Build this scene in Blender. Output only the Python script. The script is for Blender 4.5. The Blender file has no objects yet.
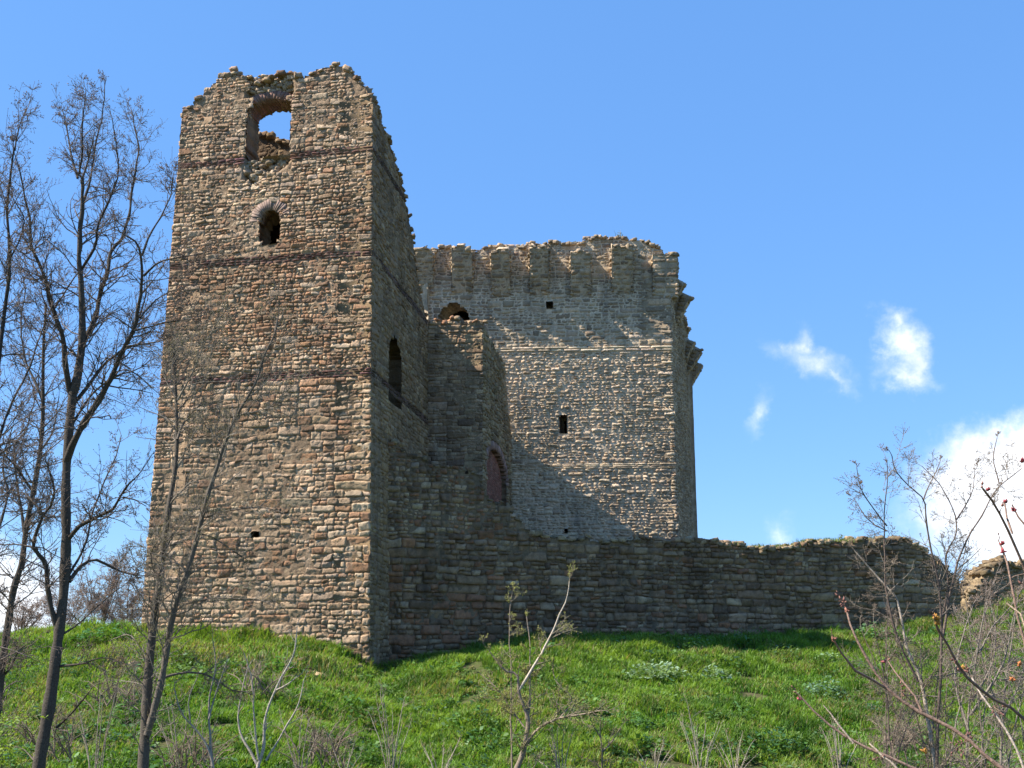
import bpy, math, random
import numpy as np
from mathutils import Vector, noise as mnoise

random.seed(7)
rng = np.random.default_rng(7)
R = math.radians
scene = bpy.context.scene
C = scene.collection

# ------------------------------------------------------------------ camera
F = 1200.0
TP = (661 - 384) / F
PITCH = math.atan(TP)
EYE = np.array([0.0, 0.0, 1.7])
cam = bpy.data.cameras.new('camera')
cam.sensor_width = 36.0
cam.lens = F / 1024 * 36.0
cam.clip_end = 6000
cam.clip_start = 0.05
camo = bpy.data.objects.new('camera', cam)
camo.location = EYE
camo.rotation_euler = (math.pi / 2 + PITCH, 0, 0)
C.objects.link(camo)
scene.camera = camo

# ------------------------------------------------------------------ sun, sky, exposure
SUN_AZ, SUN_EL = 10.5, 48.0
TO_SUN = Vector((-math.cos(R(SUN_AZ)) * math.cos(R(SUN_EL)), -math.sin(R(SUN_AZ)) * math.cos(R(SUN_EL)), math.sin(R(SUN_EL))))
sl = bpy.data.lights.new('sun', 'SUN')
sl.energy = 5.0
sl.angle = R(0.5)
sl.color = (1.0, 0.93, 0.82)
so = bpy.data.objects.new('sun', sl)
so.rotation_euler = TO_SUN.to_track_quat('Z', 'Y').to_euler()
so.location = (-30, -10, 40)
C.objects.link(so)
scene.view_settings.view_transform = 'Standard'
scene.view_settings.look = 'None'
scene.view_settings.gamma = 1
scene.view_settings.use_curve_mapping = False
scene.view_settings.exposure = 1.12


def ray(px, py):
    cp, sp = math.cos(PITCH), math.sin(PITCH)
    a, b = (px - 512) / F, (384 - py) / F
    return np.array([a, cp - sp * b, sp + cp * b])


def at(px, py, Y):
    r = ray(px, py)
    return EYE + r * (Y / r[1])


class NT:
    """tiny helper to write node trees"""
    def __init__(self, nt):
        self.nt = nt
        nt.nodes.clear()

    def n(self, typ, **kw):
        nd = self.nt.nodes.new(typ)
        for k, v in kw.items():
            if k.startswith('in_'):
                key = k[3:]
                key = int(key) if key.isdigit() else key.replace('_', ' ')
                s = nd.inputs[key]
                if hasattr(v, 'is_output'):
                    self.nt.links.new(v, s)
                else:
                    s.default_value = v
            else:
                setattr(nd, k, v)
        return nd

    def math(self, op, a, b=None, c=None, clamp=False):
        nd = self.nt.nodes.new('ShaderNodeMath')
        nd.operation = op
        nd.use_clamp = clamp
        for i, v in enumerate((a, b, c)):
            if v is None:
                continue
            if hasattr(v, 'is_output'):
                self.nt.links.new(v, nd.inputs[i])
            else:
                nd.inputs[i].default_value = v
        return nd.outputs[0]

    def mix(self, fac, a, b, blend='MIX'):
        nd = self.nt.nodes.new('ShaderNodeMix')
        nd.data_type = 'RGBA'
        nd.blend_type = blend
        for k, v in ((0, fac), (6, a), (7, b)):
            if hasattr(v, 'is_output'):
                self.nt.links.new(v, nd.inputs[k])
            else:
                nd.inputs[k].default_value = v if k == 0 else (*v, 1) if len(v) == 3 else v
        return nd.outputs[2]

    def noise(self, vec, scale, detail=4, rough=0.6):
        nd = self.nt.nodes.new('ShaderNodeTexNoise')
        nd.inputs['Scale'].default_value = scale
        nd.inputs['Detail'].default_value = detail
        nd.inputs['Roughness'].default_value = rough
        if vec is not None:
            self.nt.links.new(vec, nd.inputs['Vector'])
        return nd

    def ramp(self, fac, stops):
        nd = self.nt.nodes.new('ShaderNodeValToRGB')
        cr = nd.color_ramp
        while len(cr.elements) < len(stops):
            cr.elements.new(0.5)
        for e, (p, c) in zip(cr.elements, stops):
            e.position = p
            e.color = (c, c, c, 1) if not hasattr(c, '__len__') else (*c, 1)
        self.nt.links.new(fac, nd.inputs[0])
        return nd.outputs[0]


# ---- world: Nishita sky with a few spring clouds at fixed directions
world = bpy.data.worlds.new('World')
scene.world = world
world.use_nodes = True
w = NT(world.node_tree)
sky = w.n('ShaderNodeTexSky')
sky.sky_type = 'NISHITA'
sky.sun_disc = False
sky.sun_elevation = R(SUN_EL)
sky.sun_rotation = math.atan2(TO_SUN.x, TO_SUN.y)
sky.air_density = 1.0
sky.dust_density = 0.25
sky.ozone_density = 2.2
tc = w.n('ShaderNodeTexCoord')
dvec = tc.outputs['Generated']
n1 = w.noise(dvec, 22, 6, 0.62)
n2 = w.noise(dvec, 70, 5, 0.6)
warp = w.n('ShaderNodeVectorMath', operation='SUBTRACT')
w.nt.links.new(n1.outputs['Color'], warp.inputs[0])
warp.inputs[1].default_value = (0.5, 0.5, 0.5)
warp2 = w.n('ShaderNodeVectorMath', operation='SCALE')
w.nt.links.new(warp.outputs[0], warp2.inputs[0])
warp2.inputs['Scale'].default_value = 0.06
dw = w.n('ShaderNodeVectorMath', operation='ADD')
w.nt.links.new(dvec, dw.inputs[0])
w.nt.links.new(warp2.outputs[0], dw.inputs[1])
# (azimuth pixel, elevation pixel of the blob, half sizes in radians, turn, density)
blobs = [(968, 484, .048, .036, 0, 1.2), (1015, 474, .072, .044, 0, 1.4), (1075, 505, .12, .060, 0, 1.5), (955, 520, .040, .028, 0, .8),
         (1000, 444, .028, .020, 0, .9), (815, 362, .036, .016, -35, .50), (800, 340, .012, .022, 0, .46), (835, 378, .022, .008, -25, .40),
         (760, 412, .010, .024, -20, .34), (903, 352, .020, .032, 10, .66), (905, 376, .028, .013, -20, .55), (899, 318, .014, .014, 0, .45),
         (783, 532, .013, .014, 30, .34), (-15, 610, .055, .03, 0, 1.5), (-60, 600, .09, .05, 0, 1.5), (40, 632, .05, .012, 0, .8)]
mask = None
for (bx, by, ha, hb, tilt, dens) in blobs:
    c = Vector(ray(bx, by)).normalized()
    rgt = Vector((c.y, -c.x, 0)).normalized()
    up = rgt.cross(c)
    ct, st_ = math.cos(R(tilt)), math.sin(R(tilt))
    e1 = rgt * ct + up * st_
    e2 = up * ct - rgt * st_
    terms = []
    for e, h in ((e1, ha * 1.25), (e2, hb * 1.25)):
        dn = w.n('ShaderNodeVectorMath', operation='DOT_PRODUCT')
        w.nt.links.new(dw.outputs[0], dn.inputs[0])
        dn.inputs[1].default_value = e / h
        terms.append(w.math('POWER', w.math('ABSOLUTE', dn.outputs['Value']), 2.0))
    d2 = w.math('ADD', terms[0], terms[1])
    fc = w.n('ShaderNodeVectorMath', operation='DOT_PRODUCT')
    w.nt.links.new(dvec, fc.inputs[0])
    fc.inputs[1].default_value = c
    ok = w.math('GREATER_THAN', fc.outputs['Value'], 0.5)
    v = w.math('MULTIPLY', w.math('SUBTRACT', 1.0, w.math('SQRT', d2), clamp=True), w.math('MULTIPLY', ok, dens))
    mask = v if mask is None else w.math('MAXIMUM', mask, v)
m2 = w.math('ADD', mask, w.math('MULTIPLY', w.math('SUBTRACT', n2.outputs[0], 0.5), w.math('MULTIPLY', mask, 1.5)))
m3 = w.n('ShaderNodeMapRange', interpolation_type='SMOOTHSTEP')
w.nt.links.new(m2, m3.inputs[0])
m3.inputs[1].default_value = 0.02
m3.inputs[2].default_value = 0.80
skyc = w.mix(1.0, sky.outputs[0], (0.84, 1.01, 1.13), 'MULTIPLY')
skyc = w.mix(0.55, skyc, (0.74, 2.12, 5.15))
cl = w.mix(w.math('MULTIPLY', m3.outputs[0], 0.94), skyc, w.mix(w.ramp(w.noise(dvec, 14, 5, .6).outputs[0], [(.42, 0.), (.62, 1.)]), (5.7, 6.0, 6.5), (7.7, 7.75, 7.9)))
bg = w.n('ShaderNodeBackground')
w.nt.links.new(cl, bg.inputs[0])
bg.inputs[1].default_value = 0.095
out = w.n('ShaderNodeOutputWorld')
w.nt.links.new(bg.outputs[0], out.inputs[0])


# ------------------------------------------------------------------ mesh helpers
class MB:
    def __init__(self):
        self.v, self.q, self.t, self.c = [], [], [], []
        self.n = 0

    def add(self, verts, quads=None, tris=None, col=(1, 1, 1)):
        verts = np.asarray(verts, float).reshape(-1, 3)
        k = len(verts)
        self.v.append(verts)
        col = np.asarray(col, float)
        self.c.append(np.broadcast_to(col, (k, 3)) if col.ndim == 1 else col)
        if quads is not None and len(quads):
            self.q.append(np.asarray(quads, np.int64).reshape(-1, 4) + self.n)
        if tris is not None and len(tris):
            self.t.append(np.asarray(tris, np.int64).reshape(-1, 3) + self.n)
        self.n += k

    def build(self, name, mat, parent=None, origin=(0, 0, 0), smooth=False):
        v = np.concatenate(self.v) - np.asarray(origin, float)
        q = np.concatenate(self.q) if self.q else np.zeros((0, 4), np.int64)
        t = np.concatenate(self.t) if self.t else np.zeros((0, 3), np.int64)
        me = bpy.data.meshes.new(name)
        me.vertices.add(len(v))
        me.vertices.foreach_set('co', v.astype(np.float32).ravel())
        nl = q.size + t.size
        me.loops.add(nl)
        me.loops.foreach_set('vertex_index', np.concatenate([q.ravel(), t.ravel()]).astype(np.int32))
        me.polygons.add(len(q) + len(t))
        starts = np.concatenate([np.arange(len(q)) * 4, q.size + np.arange(len(t)) * 3]).astype(np.int32)
        tot = np.concatenate([np.full(len(q), 4), np.full(len(t), 3)]).astype(np.int32)
        me.polygons.foreach_set('loop_start', starts)
        try:
            me.polygons.foreach_set('loop_total', tot)
        except Exception:
            pass
        me.update(calc_edges=True)
        me.validate()
        ca = me.color_attributes.new('Col', 'FLOAT_COLOR', 'POINT')
        cc = np.concatenate(self.c)
        if len(me.vertices) == len(cc):
            ca.data.foreach_set('color', np.c_[cc, np.ones(len(cc))].astype(np.float32).ravel())
        if smooth:
            me.polygons.foreach_set('use_smooth', np.ones(len(me.polygons), bool))
        me.materials.append(mat)
        o = bpy.data.objects.new(name, me)
        C.objects.link(o)
        if parent is not None:
            o.parent = parent
        else:
            o.location = origin
        return o


def tag(o, label=None, cat=None, group=None, kind=None):
    if label: o['label'] = label
    if cat: o['category'] = cat
    if group: o['group'] = group
    if kind: o['kind'] = kind
    return o


def thing(name, label, cat, loc, group=None):
    o = bpy.data.objects.new(name, None)
    C.objects.link(o)
    o.location = loc
    o.empty_display_size = 0.3
    return tag(o, label, cat, group)


def fbm(x, y, z=0.0):
    return mnoise.fractal((x, y, z), 1.0, 2.0, 4)


# ------------------------------------------------------------------ materials
def new_mat(name):
    m = bpy.data.materials.new(name)
    m.use_nodes = True
    return m, NT(m.node_tree)


def principled(t, base, rough=0.9, spec=0.25, bump=None, bstr=0.5, bdist=0.02):
    p = t.n('ShaderNodeBsdfPrincipled')
    if hasattr(base, 'is_output'):
        t.nt.links.new(base, p.inputs['Base Color'])
    else:
        p.inputs['Base Color'].default_value = (*base, 1)
    if hasattr(rough, 'is_output'):
        t.nt.links.new(rough, p.inputs['Roughness'])
    else:
        p.inputs['Roughness'].default_value = rough
    p.inputs['Specular IOR Level'].default_value = spec
    if bump is not None:
        b = t.n('ShaderNodeBump')
        b.inputs['Strength'].default_value = bstr
        b.inputs['Distance'].default_value = bdist
        t.nt.links.new(bump, b.inputs['Height'])
        t.nt.links.new(b.outputs[0], p.inputs['Normal'])
    return p


def finish(t, shader):
    o = t.n('ShaderNodeOutputMaterial')
    t.nt.links.new(shader, o.inputs[0])


def stone_material(name, tint=(1, 1, 1), stain=(0.10, 0.09, 0.07), stain_amt=0.45, lichen=(0.36, 0.35, 0.30), lich_amt=0.35, bdist=0.03):
    m, t = new_mat(name)
    g = t.n('ShaderNodeNewGeometry')
    pos = g.outputs['Position']
    a = t.n('ShaderNodeAttribute', attribute_name='Col')
    nf = t.noise(pos, 26, 5, 0.7)
    nm = t.noise(pos, 6.5, 5, 0.65)
    nb = t.noise(pos, 0.55, 4, 0.6)
    base = t.mix(1.0, a.outputs['Color'], (*tint,), 'MULTIPLY')
    var = t.ramp(nf.outputs[0], [(0.25, 0.62), (0.5, 1.0), (0.78, 1.32)])
    base = t.mix(1.0, base, var, 'MULTIPLY')
    st = t.math('MULTIPLY', t.ramp(nm.outputs[0], [(0.47, 0.0), (0.68, 1.0)]), stain_amt)
    base = t.mix(st, base, stain)
    li = t.math('MULTIPLY', t.ramp(t.noise(pos, 11, 4, 0.7).outputs[0], [(0.56, 0.0), (0.70, 1.0)]), lich_amt)
    base = t.mix(li, base, lichen)
    big = t.ramp(nb.outputs[0], [(0.3, 0.78), (0.7, 1.18)])
    base = t.mix(1.0, base, big, 'MULTIPLY')
    mp = t.n('ShaderNodeMapping')
    t.nt.links.new(pos, mp.inputs[0])
    mp.inputs['Scale'].default_value = (1.0, 1.0, 0.10)
    sk = t.noise(mp.outputs[0], 2.6, 4, 0.6)
    base = t.mix(t.math('MULTIPLY', t.ramp(sk.outputs[0], [(0.50, 0.0), (0.68, 1.0)]), .42), base, stain)
    base = t.mix(t.math('MULTIPLY', t.ramp(sk.outputs[0], [(0.30, 1.0), (0.42, 0.0)]), .22), base, lichen)
    h = t.math('ADD', t.math('MULTIPLY', nf.outputs[0], 0.55), t.math('MULTIPLY', nm.outputs[0], 0.9))
    p = principled(t, base, 0.92, 0.15, h, 0.9, bdist)
    finish(t, p.outputs[0])
    return m


M_TOWER = stone_material('tower_stone', tint=(1.17, 1.015, .865), stain=(.11, .078, .055), stain_amt=0.45, lichen=(.42, .36, .28), lich_amt=.3)
M_KEEP = stone_material('keep_stone', tint=(1.52, 1.31, 1.06), stain=(0.13, 0.12, 0.10), stain_amt=0.35, lichen=(0.46, 0.42, 0.35), lich_amt=0.3, bdist=0.035)
M_CURTAIN = stone_material('curtain_stone', tint=(1.12, .93, .76), stain=(0.05, 0.045, 0.035), stain_amt=0.55, lichen=(0.30, 0.255, 0.18), lich_amt=0.35)
M_BRICK = stone_material('old_brick', stain_amt=0.35, lichen=(0.38, 0.32, 0.27), lich_amt=0.3, bdist=0.015)


def plain_mat(name, bdist=0.01, scale=30, rough=0.85, lo=0.7, hi=1.3, spec=0.2):
    m, t = new_mat(name)
    g = t.n('ShaderNodeNewGeometry')
    a = t.n('ShaderNodeAttribute', attribute_name='Col')
    nf = t.noise(g.outputs['Position'], scale, 4, 0.65)
    base = t.mix(1.0, a.outputs['Color'], t.ramp(nf.outputs[0], [(0.3, lo), (0.7, hi)]), 'MULTIPLY')
    p = principled(t, base, rough, spec, nf.outputs[0], 0.6, bdist)
    finish(t, p.outputs[0])
    return m


M_BARK = plain_mat('bark', 0.02, 45, 0.9, 0.55, 1.45)
M_BUD = plain_mat('bud', 0.003, 60, 0.7)


def leaf_mat(name, trans=0.4, gloss=0.5, spec=0.35):
    m, t = new_mat(name)
    a = t.n('ShaderNodeAttribute', attribute_name='Col')
    p = principled(t, a.outputs['Color'], gloss, spec)
    tr = t.n('ShaderNodeBsdfTranslucent')
    lc = t.mix(1.0, a.outputs['Color'], (1.25, 1.25, 0.6), 'MULTIPLY')
    t.nt.links.new(lc, tr.inputs[0])
    mx = t.n('ShaderNodeMixShader')
    mx.inputs[0].default_value = trans
    t.nt.links.new(p.outputs[0], mx.inputs[1])
    t.nt.links.new(tr.outputs[0], mx.inputs[2])
    finish(t, mx.outputs[0])
    return m


M_GRASS = leaf_mat('grass_blade', 0.42, 0.55, 0.3)
M_LEAF = leaf_mat('broad_leaf', 0.30, 0.38, 0.5)

mg, t = new_mat('earth')
g = t.n('ShaderNodeNewGeometry')
e1 = t.noise(g.outputs['Position'], 0.9, 5, 0.65)
e2 = t.noise(g.outputs['Position'], 9, 5, 0.7)
base = t.mix(t.ramp(e1.outputs[0], [(0.40, 0.0), (0.62, 1.0)]), (0.055, 0.085, 0.018), (0.10, 0.085, 0.045))
base = t.mix(1.0, base, t.ramp(e2.outputs[0], [(0.3, 0.6), (0.7, 1.35)]), 'MULTIPLY')
finish(t, principled(t, base, 0.95, 0.1, e2.outputs[0], 0.8, 0.06).outputs[0])
M_EARTH = mg


# ------------------------------------------------------------------ masonry
class Facade:
    """wall plane: P(s, z) = A + s*d + z*w, outside towards the normal n"""
    def __init__(self, A, B, w=(0, 0, 1)):
        self.A = np.array([A[0], A[1], 0.0])
        d = np.array([B[0] - A[0], B[1] - A[1], 0.0])
        self.L = float(np.linalg.norm(d))
        self.d = d / self.L
        self.w = np.array(w, float)
        n = np.cross(self.d, self.w)
        self.n = n / np.linalg.norm(n)

    def P(self, s, z, off=0.0):
        s, z, off = np.broadcast_arrays(np.asarray(s, float), np.asarray(z, float), np.asarray(off, float))
        return self.A + s[..., None] * self.d + z[..., None] * self.w + off[..., None] * self.n

    def sz(self, px, py):
        r = ray(px, py)
        M = np.array([self.d, self.w, -r]).T
        s, z, _ = np.linalg.solve(M, EYE - self.A)
        return s, z


def polyf(pts):
    """piecewise-linear function through points, sorted by the first value"""
    pts = sorted(pts)
    xs = np.array([p[0] for p in pts]); ys = np.array([p[1] for p in pts])
    return lambda x: np.interp(x, xs, ys)


def jag(f, amp=0.16, scale=1.3, seed=0.0):
    """a ruined outline: coarse and fine breaks added to a profile"""
    def g(s):
        s = np.asarray(s, float)
        k = np.floor(s / 0.37 + seed)
        a = np.sin(k * 12.9898 + seed * 7.1) * 43758.5453
        a = a - np.floor(a)
        return f(s) + (a - 0.5) * 2 * amp + amp * 0.6 * np.sin(s * 3.1 * scale + seed)
    return g


def rect_open(s0, s1, z0, z1):
    return lambda z: (s0, s1) if z0 <= z <= z1 else None


def arch_open(sc, a, zb, zs, ra):
    def f(z):
        if zb <= z <= zs: return (sc - a, sc + a)
        if zs < z < zs + ra:
            k = a * math.sqrt(max(0, 1 - ((z - zs) / ra) ** 2))
            return (sc - k, sc + k)
        return None
    return f


def emit_stone(mb, fac, s0, s1, zb, zt, st, col, off0=0.0):
    """one pillow-faced stone between the curves zb(s), zt(s)"""
    w_, h_ = s1 - s0, float(zt((s0 + s1) / 2) - zb((s0 + s1) / 2))
    if w_ < 0.05 or h_ < 0.03:
        return
    g = st['gap'] * rng.uniform(0.5, 1.3)
    res = st['res']
    rr = st['round']
    mx_ = int(np.clip(round((w_ - 2 * rr) / res), 1, 12)); mz_ = int(np.clip(round((h_ - 2 * rr) / res), 1, 8))
    eu, ev = min(.3, rr / w_), min(.3, rr / h_)
    uu = np.r_[0, np.linspace(eu, 1 - eu, mx_ + 1), 1]; vv = np.r_[0, np.linspace(ev, 1 - ev, mz_ + 1), 1]
    nx, nz = len(uu), len(vv)
    u = uu[None, :].repeat(nz, 0)
    v = vv[:, None].repeat(nx, 1)
    sk0, sk1 = rng.normal(0, st['skew'], 2)
    S = s0 + g + u * (w_ - 2 * g) + (v - 0.5) * (sk0 * (1 - u) + sk1 * u)
    Zb, Zt = zb(S) + g, zt(S) - g
    tl = rng.normal(0, st['skew'] * 0.5)
    Z = Zb + v * (Zt - Zb) + tl * (u - 0.5)
    S = S + rng.normal(0, st['jit'], S.shape)
    Z = Z + rng.normal(0, st['jit'] * 0.8, S.shape)
    prof = np.ones(u.shape)
    prof[0] = prof[-1] = 0
    prof[:, 0] = prof[:, -1] = 0
    for (a_, b_) in ((1, 1), (1, -2), (-2, 1), (-2, -2)):
        prof[a_, b_] *= rng.uniform(.45, 1.0)
    p = rng.uniform(*st['prot']) - st.get('smear', 0) * max(0.0, fbm(s0 * .45 + 40, float(zb(float(s0))) * .45, 5.5) * 1.6 + .1)
    tx, tz = rng.normal(0, st['tilt'], 2)
    off = -st['sink'] + (p + st['sink'] + tx * (u - .5) + tz * (v - .5)) * prof + rng.normal(0, st['rough'], S.shape) * prof
    P = fac.P(S, Z, off + off0)
    i = np.arange(nz - 1)[:, None] * nx + np.arange(nx - 1)[None, :]
    i = i.ravel()
    mb.add(P.reshape(-1, 3), np.c_[i, i + 1, i + nx + 1, i + nx], col=col)


def subdivide(mb, fac, s0, s1, lo, hi, st, colf, off0, lvl=0):
    """break one block of a course into irregular stones"""
    sc = (s0 + s1) / 2
    h_ = float(hi(sc) - lo(sc)); w_ = s1 - s0
    hm = st.get('hmax', .3)
    if lvl < 4 and h_ > hm * rng.uniform(.7, 1.35) and h_ > .15:
        z_ = rng.uniform(.34, .66)
        tl = rng.normal(0, .012) / max(w_, .2)
        mid = (lambda a, b, f, c, k: (lambda x: a(x) + (b(x) - a(x)) * f + k * (x - c)))(lo, hi, z_, sc, tl)
        subdivide(mb, fac, s0, s1, lo, mid, st, colf, off0, lvl + 1)
        subdivide(mb, fac, s0, s1, mid, hi, st, colf, off0, lvl + 1)
    elif lvl < 5 and w_ > h_ * rng.uniform(*st.get('arm', (1.6, 3.6))) and w_ > st['w'][0] * 1.7:
        m_ = s0 + w_ * rng.uniform(.33, .67)
        subdivide(mb, fac, s0, m_, lo, hi, st, colf, off0, lvl + 1)
        subdivide(mb, fac, m_, s1, lo, hi, st, colf, off0, lvl + 1)
    else:
        emit_stone(mb, fac, s0, s1, lo, hi, st, colf(sc, float(lo(sc)) + h_ / 2), off0)


def rows_between(z0, z1, hmin, hmax, breaks=()):
    edges = [z0] + sorted(b for b in breaks if z0 < b < z1) + [z1]
    rows = []
    for a, b in zip(edges[:-1], edges[1:]):
        hs = []
        while sum(hs) < b - a:
            hs.append(rng.uniform(hmin, hmax))
        hs = np.array(hs) * (b - a) / sum(hs)
        e = a + np.concatenate([[0], np.cumsum(hs)])
        rows += list(zip(e[:-1], e[1:]))
    return rows


def wave(amp):
    ph = rng.uniform(0, 6.28, 3)
    k = rng.uniform(0.7, 1.3, 3) * np.array([0.8, 2.2, 5.0])
    jg = rng.normal(0, 1.0, 64); off_ = rng.uniform(0, 9); stp = rng.uniform(.9, 1.8)
    x_ = np.arange(-3, 45, .05)
    q_ = x_ / stp + off_
    i_ = np.floor(q_).astype(int); fr = np.clip((q_ - i_ - .42) / .16, 0, 1)
    jog = jg[i_ % 64] * (1 - fr) + jg[(i_ + 1) % 64] * fr
    T_ = amp * (0.7 * np.sin(k[0] * x_ + ph[0]) + 0.5 * np.sin(k[1] * x_ + ph[1]) + 0.25 * np.sin(k[2] * x_ + ph[2]) + .9 * jog)
    TL_ = T_.tolist()

    def f(s):
        if isinstance(s, float):
            q = (s + 3) * 20; i = int(q); r_ = q - i
            return TL_[i] * (1 - r_) + TL_[i + 1] * r_
        q = (np.asarray(s) + 3) * 20; i = q.astype(int); r_ = q - i
        return T_[i] * (1 - r_) + T_[i + 1] * r_
    return f


def lay_stones(mb, fac, zb, zt, lf, rf, topf, openings, st, colf, bands=(), skip=None, off0=0.0):
    breaks = [z for b in bands for z in b]
    rows = rows_between(zb, zt, st['h'][0], st['h'][1], breaks)
    wprev = wave(st['wave'])
    for (z0, z1) in rows:
        zm = (z0 + z1) / 2
        wnext = wave(st['wave'])
        if any(abs(z1 - b) < 1e-6 for b in breaks): wnext = wave(0.008)
        if any(b0 - 1e-6 <= zm <= b1 + 1e-6 for b0, b1 in bands):
            wprev = wnext
            continue
        a, b = float(lf(zm)), float(rf(zm))
        segs = [(a, b)]
        for op in openings:
            iv = op(zm)
            if iv is None:
                e0, e1 = op(z0 + 0.02), op(z1 - 0.02)
                iv = e0 or e1
                if iv is not None:
                    c_ = (iv[0] + iv[1]) / 2
                    iv = (c_ + (iv[0] - c_) * 0.7, c_ + (iv[1] - c_) * 0.7)
            if iv is None: continue
            ns = []
            for (x0, x1) in segs:
                if iv[1] <= x0 or iv[0] >= x1:
                    ns.append((x0, x1)); continue
                if iv[0] > x0 + 0.05: ns.append((x0, iv[0]))
                if iv[1] < x1 - 0.05: ns.append((iv[1], x1))
            segs = ns
        lo = (lambda f, zz: (lambda s: zz + f(s)))(wprev, z0)
        hi = (lambda f, zz: (lambda s: zz + f(s)))(wnext, z1)
        for (x0, x1) in segs:
            s = x0
            first = True
            while s < x1 - 1e-4:
                hgt = z1 - z0
                wd = hgt * rng.uniform(*st['ar'])
                wd = float(np.clip(wd, st['w'][0], st['w'][1]))
                if rng.random() < 0.08: wd *= 1.5
                if first and abs(x0 - a) < 1e-6: wd = max(wd, st.get('quoin', 0.4) * rng.uniform(0.8, 1.4))
                if x1 - (s + wd) < st['w'][0] * 0.8: wd = x1 - s
                e = s + wd
                sc = (s + e) / 2
                if zm < min(topf(sc), topf(s + .1 * wd) + .12, topf(e - .1 * wd) + .12) and not (skip and skip(sc, zm)):
                    subdivide(mb, fac, s, e, lo, hi, st, colf, off0)
                s = e
                first = False
        wprev = wnext


def core(mb, fac, zb, zt, lf, rf, topf, openings, thick, col, cell=0.1, jit=0.012, off0=0.0, dig=None, inward=None, wob=.2):
    """the mortared heart of a wall: solid body with real thickness, ragged top and through openings"""
    zs = np.arange(zb, zt + cell, cell)
    Lm = max(float(rf(zb) - lf(zb)), float(rf(zt) - lf(zt)))
    nu = max(2, int(round(Lm / cell)))
    us = np.linspace(0, 1, nu + 1)
    nz = len(zs)
    lz = np.array([float(lf(z)) for z in zs]); rz = np.array([float(rf(z)) for z in zs])
    S = lz[:, None] + us[None, :] * (rz - lz)[:, None]
    Z = zs[:, None].repeat(nu + 1, 1)
    Sc = (S[:-1, :-1] + S[1:, 1:]) / 2
    Zc = (Z[:-1, :-1] + Z[1:, 1:]) / 2
    pres = Zc < topf(Sc) - 0.03
    for op in openings:
        for j in range(nz - 1):
            iv = op(float(Zc[j, 0]))
            if iv is not None:
                pres[j] &= ~((Sc[j] > iv[0] - 0.01) & (Sc[j] < iv[1] + 0.01))
    off = np.full(S.shape, off0) + rng.normal(0, jit, S.shape)
    if dig is not None:
        dg = dig(S, Z)
        off = off - dg * (0.30 + rng.normal(0, 0.05, S.shape))
    Sj = S + np.where((us > 0.001) & (us < 0.999), 1, 0)[None, :] * rng.normal(0, cell * wob, S.shape)
    Zj = Z + rng.normal(0, cell * wob, S.shape)
    Fp = fac.P(Sj, Zj, off).reshape(-1, 3)
    if inward is None:
        Bp = fac.P(Sj, Zj, np.full(S.shape, off0 - thick) + rng.normal(0, 0.03, S.shape)).reshape(-1, 3)
    else:
        iv_ = np.array([inward[0], inward[1], 0.0])
        Bp = fac.P(Sj, Zj, np.full(S.shape, off0)).reshape(-1, 3) + iv_ * thick + rng.normal(0, .02, (S.size, 3))
    N = len(Fp)
    W = nu + 1
    idx = lambda j, i: j * W + i
    J, I = np.nonzero(pres)
    quads = [np.c_[idx(J, I), idx(J, I + 1), idx(J + 1, I + 1), idx(J + 1, I)],
             N + np.c_[idx(J, I + 1), idx(J, I), idx(J + 1, I), idx(J + 1, I + 1)]]
    pad = np.zeros((nz + 1, nu + 2), bool)
    pad[1:-1, 1:-1] = pres
    cur = pad[1:-1, 1:-1]
    for (dj, di, a, b) in ((0, -1, (1, 0), (0, 0)), (0, 1, (0, 1), (1, 1)), (-1, 0, (0, 0), (0, 1)), (1, 0, (1, 1), (1, 0))):
        nb_ = pad[1 + dj:nz + dj, 1 + di:nu + 1 + di]
        J, I = np.nonzero(cur & ~nb_)
        va, vb = idx(J + a[0], I + a[1]), idx(J + b[0], I + b[1])
        quads.append(np.c_[va, vb, vb + N, va + N])
    c1 = np.asarray(col)[None, :] * rng.uniform(0.85, 1.15, (2 * N, 1))
    mb.add(np.r_[Fp, Bp], np.concatenate(quads), col=c1)


# rock template: a cube with 3x3 faces per side, vertices pushed toward a rounded block
def rock_template(k=3):
    vs, fs, key = [], [], {}
    def vid(p):
        kk = tuple(np.round(p, 5))
        if kk not in key:
            key[kk] = len(vs); vs.append(p)
        return key[kk]
    for ax in range(3):
        for sgn in (-1, 1):
            for i in range(k):
                for j in range(k):
                    q = []
                    for (a, b) in ((0, 0), (1, 0), (1, 1), (0, 1)):
                        p = [0, 0, 0]
                        p[ax] = sgn
                        p[(ax + 1) % 3] = -1 + 2 * (i + a) / k
                        p[(ax + 2) % 3] = -1 + 2 * (j + b) / k
                        q.append(vid(p))
                    fs.append(q if sgn > 0 else q[::-1])
    V = np.array(vs, float)
    V = V / (np.abs(V) ** 9).sum(1, keepdims=True) ** (1 / 9)
    return V, np.array(fs)


ROCK_V, ROCK_F = rock_template(3)


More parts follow.
